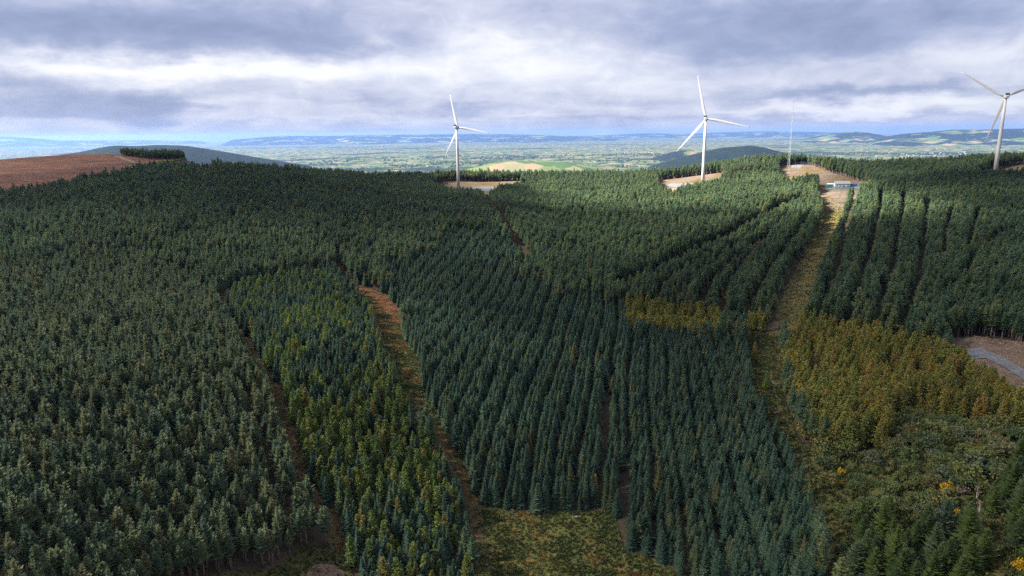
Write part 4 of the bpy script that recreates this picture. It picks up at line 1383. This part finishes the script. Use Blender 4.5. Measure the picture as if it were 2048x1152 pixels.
def turbine(px, py, angles, L, tower_h, yaw, label):
    g_ = poly([(px, py)])[0]
    z = float(terrain(*g_))
    root = link('wind_turbine', None, loc=(g_[0], g_[1], z))
    tag(root, label, 'wind turbine', 'wind turbines along the ridge')
    mb = MB(); mb.tube([(0, 0, -.6), (0, 0, .9)], 3.4, 24); mb.build('foundation', M['concrete'], root)
    mb = MB()
    hs_ = [0.6, tower_h * .33, tower_h * .66, tower_h]
    mb.tube([(0, 0, h) for h in hs_], [2.15, 1.95, 1.7, 1.32], 28)
    tw = mb.build('tower', M['white'], root, smooth=True)
    tw.data.polygons.foreach_set('use_smooth', [len(p.vertices) == 4 for p in tw.data.polygons])
    for h, r_ in zip(hs_[1:3], (1.97, 1.72)):
        f = MB(); f.tube([(0, 0, h - .09), (0, 0, h + .09)], r_, 28); f.build('flange', M['bladewhite'], tw)
    d = MB(); d.box((-.55, -2.12, 2.1), (.95, .12, 2.2)); d.build('door', M['steel'], tw)
    s = MB(); s.box((-.55, -2.9, .95), (1.3, 1.5, .12)); s.box((-.55, -3.9, .55), (1.3, .6, .12)); s.build('steps', M['steel'], root)
    axis = Vector((math.sin(yaw), math.cos(yaw), 0))
    rot = Matrix.Rotation(-yaw, 3, 'Z')          # local +Y is the rotor axis, away from the viewer
    nb = MB()
    rings = []
    for y, w, h0, h1 in ((-6.2, 1.25, -1.3, 1.3), (-5.9, 1.65, -1.6, 1.75), (-2, 1.8, -1.8, 1.9), (2.2, 1.75, -1.8, 1.85), (3.0, 1.35, -1.4, 1.4)):
        ring = []
        for k in range(16):
            a = 2 * math.pi * k / 16
            c_, s_ = math.cos(a), math.sin(a)
            e = .55
            ring.append(Vector((w * math.copysign(abs(c_) ** e, c_), y, (h1 + h0) / 2 + (h1 - h0) / 2 * math.copysign(abs(s_) ** e, s_))))
        rings.append(ring)
    nb.loft(rings)
    nac = nb.build('nacelle', M['white'], root, smooth=False, loc=(0, 0, tower_h + 1.7), rot=(0, 0, -yaw))
    c = MB(); c.box((0, -5.0, 2.75), (3.5, 1.9, 2.0)); c.build('cooler', M['darkgrey'], nac)
    c = MB(); c.box((0, -6.22, 0), (1.9, .1, 1.9)); c.build('vent', M['steel'], nac)
    c = MB(); c.tube([(.9, -3.2, 1.8), (.9, -3.2, 3.6)], .06, 5); c.tube([(.5, -3.2, 3.4), (1.3, -3.2, 3.4)], .05, 5); c.build('wind_vane', M['darkgrey'], nac)
    hb = MB()
    hb.tube([(0, 3.0, 0), (0, 3.4, 0), (0, 4.6, 0), (0, 5.6, 0), (0, 6.2, 0), (0, 6.45, 0)], [1.3, 1.75, 1.8, 1.35, .7, .15], 20)
    hub = hb.build('hub', M['white'], root, smooth=True, loc=(0, 0, tower_h + 1.7), rot=(0, 0, -yaw))
    bl = blade_mesh(L)
    for a in angles:
        # local frame: blade length along the given angle in the rotor plane, chord in that plane, thickness along the axis
        q = Matrix.Translation(Vector((0, 0, tower_h + 1.7))) @ Matrix.Rotation(-yaw, 4, 'Z') @ Matrix.Translation((0, 4.3, 0)) @ Matrix.Rotation(R(a), 4, 'Y')
        o = link('blade', bl, root)
        o.matrix_local = q
    return root


turbine(917, 377.5, (-15, 100, 210), 44, 78, WIND, 'white wind turbine on the left of the ridge above the pale hardstanding')
turbine(1405, 373.5, (-14, 101.5, 221.5), 51.5, 78, WIND, 'white wind turbine in the middle of the ridge beside the dirt bank')
turbine(1990, 346, (-57, 66, 194), 50, 77.5, WIND, 'tallest white wind turbine on the right beyond the dark conifers')

# ------------------------------------------------------------------ mast
g_ = poly([(1577, 337)])[0]
mz = float(terrain(*g_))
mast = tag(link('lattice_mast', None, loc=(g_[0], g_[1], mz)), 'tall thin grey lattice mast on the heath summit right of the middle turbine', 'mast')
MH = 84.0
legp = []
for k in range(3):
    a = 2.1 * k + .4
    legp.append((math.cos(a), math.sin(a)))
wd = lambda z: 1.25 * (1 - z / MH) + .30
for k in range(3):
    mb = MB(); mb.tube([(legp[k][0] * wd(z), legp[k][1] * wd(z), z) for z in (0, MH * .5, MH)], [.15, .12, .10], 5); mb.build('leg', M['steel'], mast)
mb = MB(); z = 0.0; q = 0
while z < MH - 2:
    z2 = z + 2.2
    for k in range(3):
        a, b_ = legp[k], legp[(k + 1) % 3]
        if q % 2: a, b_ = b_, a
        mb.tube([(a[0] * wd(z), a[1] * wd(z), z), (b_[0] * wd(z2), b_[1] * wd(z2), z2)], .05, 3, False)
    z = z2; q += 1
br = mb.build('bracing', M['steel'], mast); br['kind'] = 'stuff'
mb = MB(); mb.tube([(-1.8, 0, MH - 2.5), (1.8, 0, MH - 2.5)], .09, 5); mb.tube([(-1.5, 0, MH * .8), (1.5, 0, MH * .8)], .08, 5); mb.build('crossarm', M['steel'], mast)
mb = MB(); mb.tube([(0, 0, MH - 1), (0, 0, MH + 3)], .08, 5); mb.build('lightning_rod', M['steel'], mast)

# ------------------------------------------------------------------ substation compound
M['render_wall'] = paint('pale_render', (.34, .335, .33), .85, .1, .3)
M['slate'] = paint('grey_roof', (.17, .175, .21), .6, .3, .3)
M['green'] = paint('green_steel', (.02, .16, .13), .5, .4, .2)
M['blue'] = paint('blue_steel', (.03, .09, .34), .45, .4, .2)
M['glass'] = paint('dark_glass', (.03, .04, .05), .1, .6, .1)


def building(px, py, yaw, w, d, h, rh, name, label, cat, wall, roof, doors, wins):
    g_ = poly([(px, py)])[0]
    root = tag(link(name, None, loc=(g_[0], g_[1], float(terrain(*g_)) + .6), rot=(0, 0, yaw)), label, cat)
    mb = MB()
    x, y = w / 2, d / 2
    vs = [(-x, -y, -1), (x, -y, -1), (x, y, -1), (-x, y, -1), (-x, -y, h), (x, -y, h), (x, y, h), (-x, y, h), (-x, 0, h + rh), (x, 0, h + rh)]
    mb.add(vs, [(0, 1, 5, 4), (2, 3, 7, 6), (1, 2, 6, 9, 5), (3, 0, 4, 8, 7), (4, 5, 9, 8), (6, 7, 8, 9)])
    mb.build('wall', wall, root)
    mb = MB(); o_ = .45; tk = .18
    sl_ = math.hypot(y + o_, rh * (y + o_) / y)
    for s in (-1, 1):
        e = (s * (y + o_), h - rh * o_ / y)
        vs = [(-x - o_, e[0], e[1] + .03), (x + o_, e[0], e[1] + .03), (x + o_, 0, h + rh + .03), (-x - o_, 0, h + rh + .03)]
        vs += [(a, b_, c_ + tk) for a, b_, c_ in vs]
        mb.add(vs, [(0, 1, 2, 3), (7, 6, 5, 4), (0, 4, 5, 1), (1, 5, 6, 2), (2, 6, 7, 3), (3, 7, 4, 0)])
    mb.build('roof', roof, root)
    for dx_ in doors:
        b_ = MB(); b_.box((dx_, -y - .04, 1.1), (1.6, .1, 2.3)); b_.build('door', M['green'], root)
    for dx_ in wins:
        b_ = MB(); b_.box((dx_, -y - .03, 1.7), (1.3, .08, 1.1)); wn_ = b_.build('window', M['bladewhite'], root)
        b_ = MB(); b_.box((dx_, -y - .075, 1.7), (1.05, .03, .85)); b_.build('pane', M['glass'], wn_)
    return root


building(1683, 375.5, R(-14), 14, 7.5, 3.8, 2.3, 'control_building', 'pale substation building with grey gabled roof inside the green fence', 'building', M['render_wall'], M['slate'], (5.4, 1.2), (-5, -2.2))
building(1661, 375.0, R(-14), 7, 4, 2.9, .8, 'kiosk', 'small flat white-roofed kiosk at the left end of the green-fenced compound', 'kiosk', M['blue'], M['white'], (1.5,), (-1.5,))
g_ = poly([(1707, 374.2)])[0]
ct = tag(link('shipping_container', None, loc=(g_[0], g_[1], float(terrain(*g_)) + .6), rot=(0, 0, R(-10))), 'blue steel container at the right end of the substation fence', 'container')
mb = MB(); mb.box((0, 0, 1.35), (6.1, 2.45, 2.6)); mb.build('body', M['blue'], ct)
for k in range(14):
    mb = MB(); mb.box((-2.8 + k * .43, -1.25, 1.35), (.2, .07, 2.3)); mb.build('corrugation', M['blue'], ct)
for k in (-.6, .6):
    mb = MB(); mb.box((3.08, k, 1.35), (.06, 1.1, 2.4)); mb.build('door', M['blue'], ct)
# palisade fence: front and sides
cpts = poly([(1646, 376.4), (1664, 378.2), (1685, 378.8), (1706, 377.8)])
fc = tag(link('palisade_fence', None, loc=(cpts[0][0], cpts[0][1], float(terrain(*cpts[0])) + .6)), 'green steel palisade fence round the front of the substation compound', 'fence')
base = Vector(fc.location)
fence_pts = []
for i in range(len(cpts) - 1):
    n_ = max(1, int(np.hypot(*(cpts[i + 1] - cpts[i])) / 2.75))
    for k in range(n_): fence_pts.append(cpts[i] + (cpts[i + 1] - cpts[i]) * k / n_)
fence_pts.append(cpts[-1])
for i in range(len(fence_pts) - 1):
    a, b_ = fence_pts[i], fence_pts[i + 1]
    za, zb = float(terrain(*a)) + .6, float(terrain(*b_)) + .6
    A3, B3 = Vector((a[0], a[1], za)) - base, Vector((b_[0], b_[1], zb)) - base
    mb = MB(); mb.box(A3 + Vector((0, 0, 1.25)), (.12, .12, 2.6)); mb.build('post', M['green'], fc)
    mb = MB()
    for k in range(1, 16):
        p_ = A3.lerp(B3, k / 16)
        mb.box(p_ + Vector((0, 0, 1.25)), (.105, .03, 2.4))
    for h_ in (.5, 2.0): mb.tube([A3 + Vector((0, .05, h_)), B3 + Vector((0, .05, h_))], .035, 4)
    pn_ = mb.build('fence_panel', M['green'], fc); pn_['kind'] = 'stuff'
g_ = poly([(1661.5, 371.5)])[0]
lp = tag(link('pole', None, loc=(g_[0], g_[1], float(terrain(*g_)))), 'slim grey pole rising behind the small kiosk of the compound', 'pole')
mb = MB(); mb.tube([(0, 0, 0), (0, 0, 12.5)], [.16, .09], 7); mb.build('post', M['steel'], lp)
mb = MB(); mb.box((0, -.2, 12.6), (1.3, .5, .3)); mb.build('floodlight', M['bladewhite'], lp)

# ------------------------------------------------------------------ houses on the plain (far, a few pixels in all)
mb_w, mb_r = MB(), MB()
rr = random.Random(5)
ang = []
for cxp, cyp, sx, sy, n_ in ((1225, 303, 36, 3, 36), (1880, 309, 50, 3, 45), (1240, 330, 60, 8, 14), (980, 330, 90, 9, 16), (740, 310, 160, 12, 18), (1850, 295, 120, 8, 20), (1140, 310, 80, 6, 16), (1720, 305, 60, 5, 16)):
    px = [rr.gauss(cxp, sx) for _ in range(n_)]; py = [min(345, max(288, rr.gauss(cyp, sy))) for _ in range(n_)]
    q = ground_at(px, py)
    for x, y in q:
        d_ = math.hypot(x, y)
        if d_ < 2800 or d_ > 16000: continue
        z = float(terrain(x, y)); a = rr.uniform(0, 3.14); rot = Matrix.Rotation(a, 3, 'Z')
        w, dp, h = rr.uniform(10, 26), rr.uniform(7, 12), rr.uniform(3.5, 6)
        mb_w.box((x, y, z + h / 2), (w, dp, h), rot)
        vs = [Vector(p_) for p_ in ((-w / 2 - .4, -dp / 2 - .4, h + .02), (w / 2 + .4, -dp / 2 - .4, h + .02), (w / 2 + .4, dp / 2 + .4, h + .02), (-w / 2 - .4, dp / 2 + .4, h + .02), (-w / 2 - .4, 0, h + dp * .42), (w / 2 + .4, 0, h + dp * .42))]
        mb_r.add([rot @ v + Vector((x, y, z)) for v in vs], [(0, 1, 5, 4), (2, 3, 4, 5), (1, 2, 5), (3, 0, 4), (3, 2, 1, 0)])
me = mesh_from('distant_houses', mb_w.v + mb_r.v, mb_w.f + [tuple(i + len(mb_w.v) for i in f) for f in mb_r.f], [M['render_wall'], M['slate']], [0] * len(mb_w.f) + [1] * len(mb_r.f))
tag(link('distant_houses', me), kind='stuff')

# far woods and hedgerow trees on the plain
(cv, cf), (tv, tf) = shrub_geo(77, 11, 6, 420, 1.0, .15)
far_src = [bpy.data.objects.new('far_tree_source', mesh_from('far_tree', cv, cf, [M['conifer']]))]
Q = []
n_ = 150000
aa = rng.uniform(-.72, .72, n_); rd = 3000 * np.exp(rng.uniform(0, 1.25, n_))
X, Y = np.sin(aa) * rd, np.cos(aa) * rd
m1 = vnoise(X + 3000, Y, 620, 31) * .6 + vnoise(X, Y, 210, 32) * .4
hed = np.minimum(np.abs(vnoise(X, Y, 420, 33) - .5), np.abs(vnoise(X, Y, 330, 34) - .5))
m_ = (m1 > .66) | ((hed < .012) & (rng.random(n_) < .8))
Q = np.column_stack([X[m_], Y[m_], terrain(X[m_], Y[m_])])[rng.permutation(int(m_.sum()))[:9000]]
s = rng.uniform(.6, 1.4, len(Q)) * (1 + np.hypot(Q[:, 0], Q[:, 1]) / 16000)
scatter('distant_woods', far_src, Q, np.column_stack([0 * s, 0 * s, rng.uniform(0, 6.28, len(Q))]), np.column_stack([s * 1.3, s * 1.3, s]), np.zeros(len(Q), int))


# ------------------------------------------------------------------ clouds that shade the near slopes (they drift overhead, up-sun of the wood)
def cloud_mat(dens):
    m, t, o = new_mat('cloud_vapour')
    p = pos(t)
    n = t.noise(p, .0028, 5, .6)
    tc = t.n('ShaderNodeTexCoord').outputs['Object']
    mp = t.n('ShaderNodeMapping'); mp.inputs['Scale'].default_value = (1, 1, 0); t.link(tc, mp.inputs[0])
    ln = t.n('ShaderNodeVectorMath', operation='LENGTH'); t.link(mp.outputs[0], ln.inputs[0])
    edge = t.math('ADD', t.math('SUBTRACT', 1.0, ln.outputs['Value']), t.math('MULTIPLY', t.math('SUBTRACT', n, .5), .55))
    a = t.mapr(edge, .0, .30, 0, dens)
    df = t.n('ShaderNodeBsdfDiffuse'); df.inputs['Color'].default_value = (.9, .9, .92, 1)
    tl = t.n('ShaderNodeBsdfTranslucent'); tl.inputs['Color'].default_value = (.93, .93, .95, 1)
    mx = t.n('ShaderNodeMixShader'); mx.inputs[0].default_value = .72
    t.link(df.outputs[0], mx.inputs[1]); t.link(tl.outputs[0], mx.inputs[2])
    tp = t.n('ShaderNodeBsdfTransparent')
    m2 = t.n('ShaderNodeMixShader'); t.link(a, m2.inputs[0]); t.link(tp.outputs[0], m2.inputs[1]); t.link(mx.outputs[0], m2.inputs[2])
    t.link(m2.outputs[0], o.inputs['Surface'])
    return m


M['cloud'] = cloud_mat(.50)
M['cloud_thick'] = cloud_mat(.76)
CLOUD_H = 900.0


def cloud(shade_xy, rx, ry, ang_, seed, mat='cloud'):
    off = sun_dir * ((CLOUD_H - 30) / sun_dir.z)
    bm = bmesh.new(); bmesh.ops.create_icosphere(bm, subdivisions=5, radius=1)
    for v in bm.verts:
        n_ = .10 * math.sin(v.co.x * 9 + seed) * math.cos(v.co.y * 8) + .06 * math.sin(v.co.x * 19 + v.co.y * 17 + seed * 2)
        v.co *= 1 + n_
        if v.co.z < 0: v.co.z *= .35
    me = bpy.data.meshes.new('cloud'); bm.to_mesh(me); bm.free()
    me.polygons.foreach_set('use_smooth', np.ones(len(me.polygons), bool)); me.materials.append(M[mat])
    o = link('cloud', me, loc=(shade_xy[0] + off.x, shade_xy[1] + off.y, CLOUD_H + 40), rot=(0, 0, ang_), scale=(rx, ry, 110))
    tag(o, kind='stuff')


cloud((-260, 330), 620, 420, R(0), 1)
cloud((330, 230), 430, 310, R(10), 2)
cloud((-330, 760), 330, 300, R(15), 3, 'cloud_thick')
cloud((600, 540), 280, 190, R(-10), 4, 'cloud_thick')
cloud((120, 410), 210, 90, R(20), 5)
cloud((500, 750), 200, 150, R(30), 6)

# ------------------------------------------------------------------ haze
m_, t_, o_ = new_mat('haze_air')
m_.cycles.volume_sampling = 'DISTANCE'
pv = t_.n('ShaderNodeVolumePrincipled')
pv.inputs['Color'].default_value = (.27, .48, 1.0, 1)
pv.inputs['Density'].default_value = 2.6e-5
pv.inputs['Anisotropy'].default_value = 0.35
t_.link(pv.outputs[0], o_.inputs['Volume'])
mb = MB(); mb.box((0, 0, (PLAIN_Z - 30 + 238) / 2), (95000, 95000, 238 - (PLAIN_Z - 30)))
hz = mb.build('haze', m_)
tag(hz, kind='stuff')
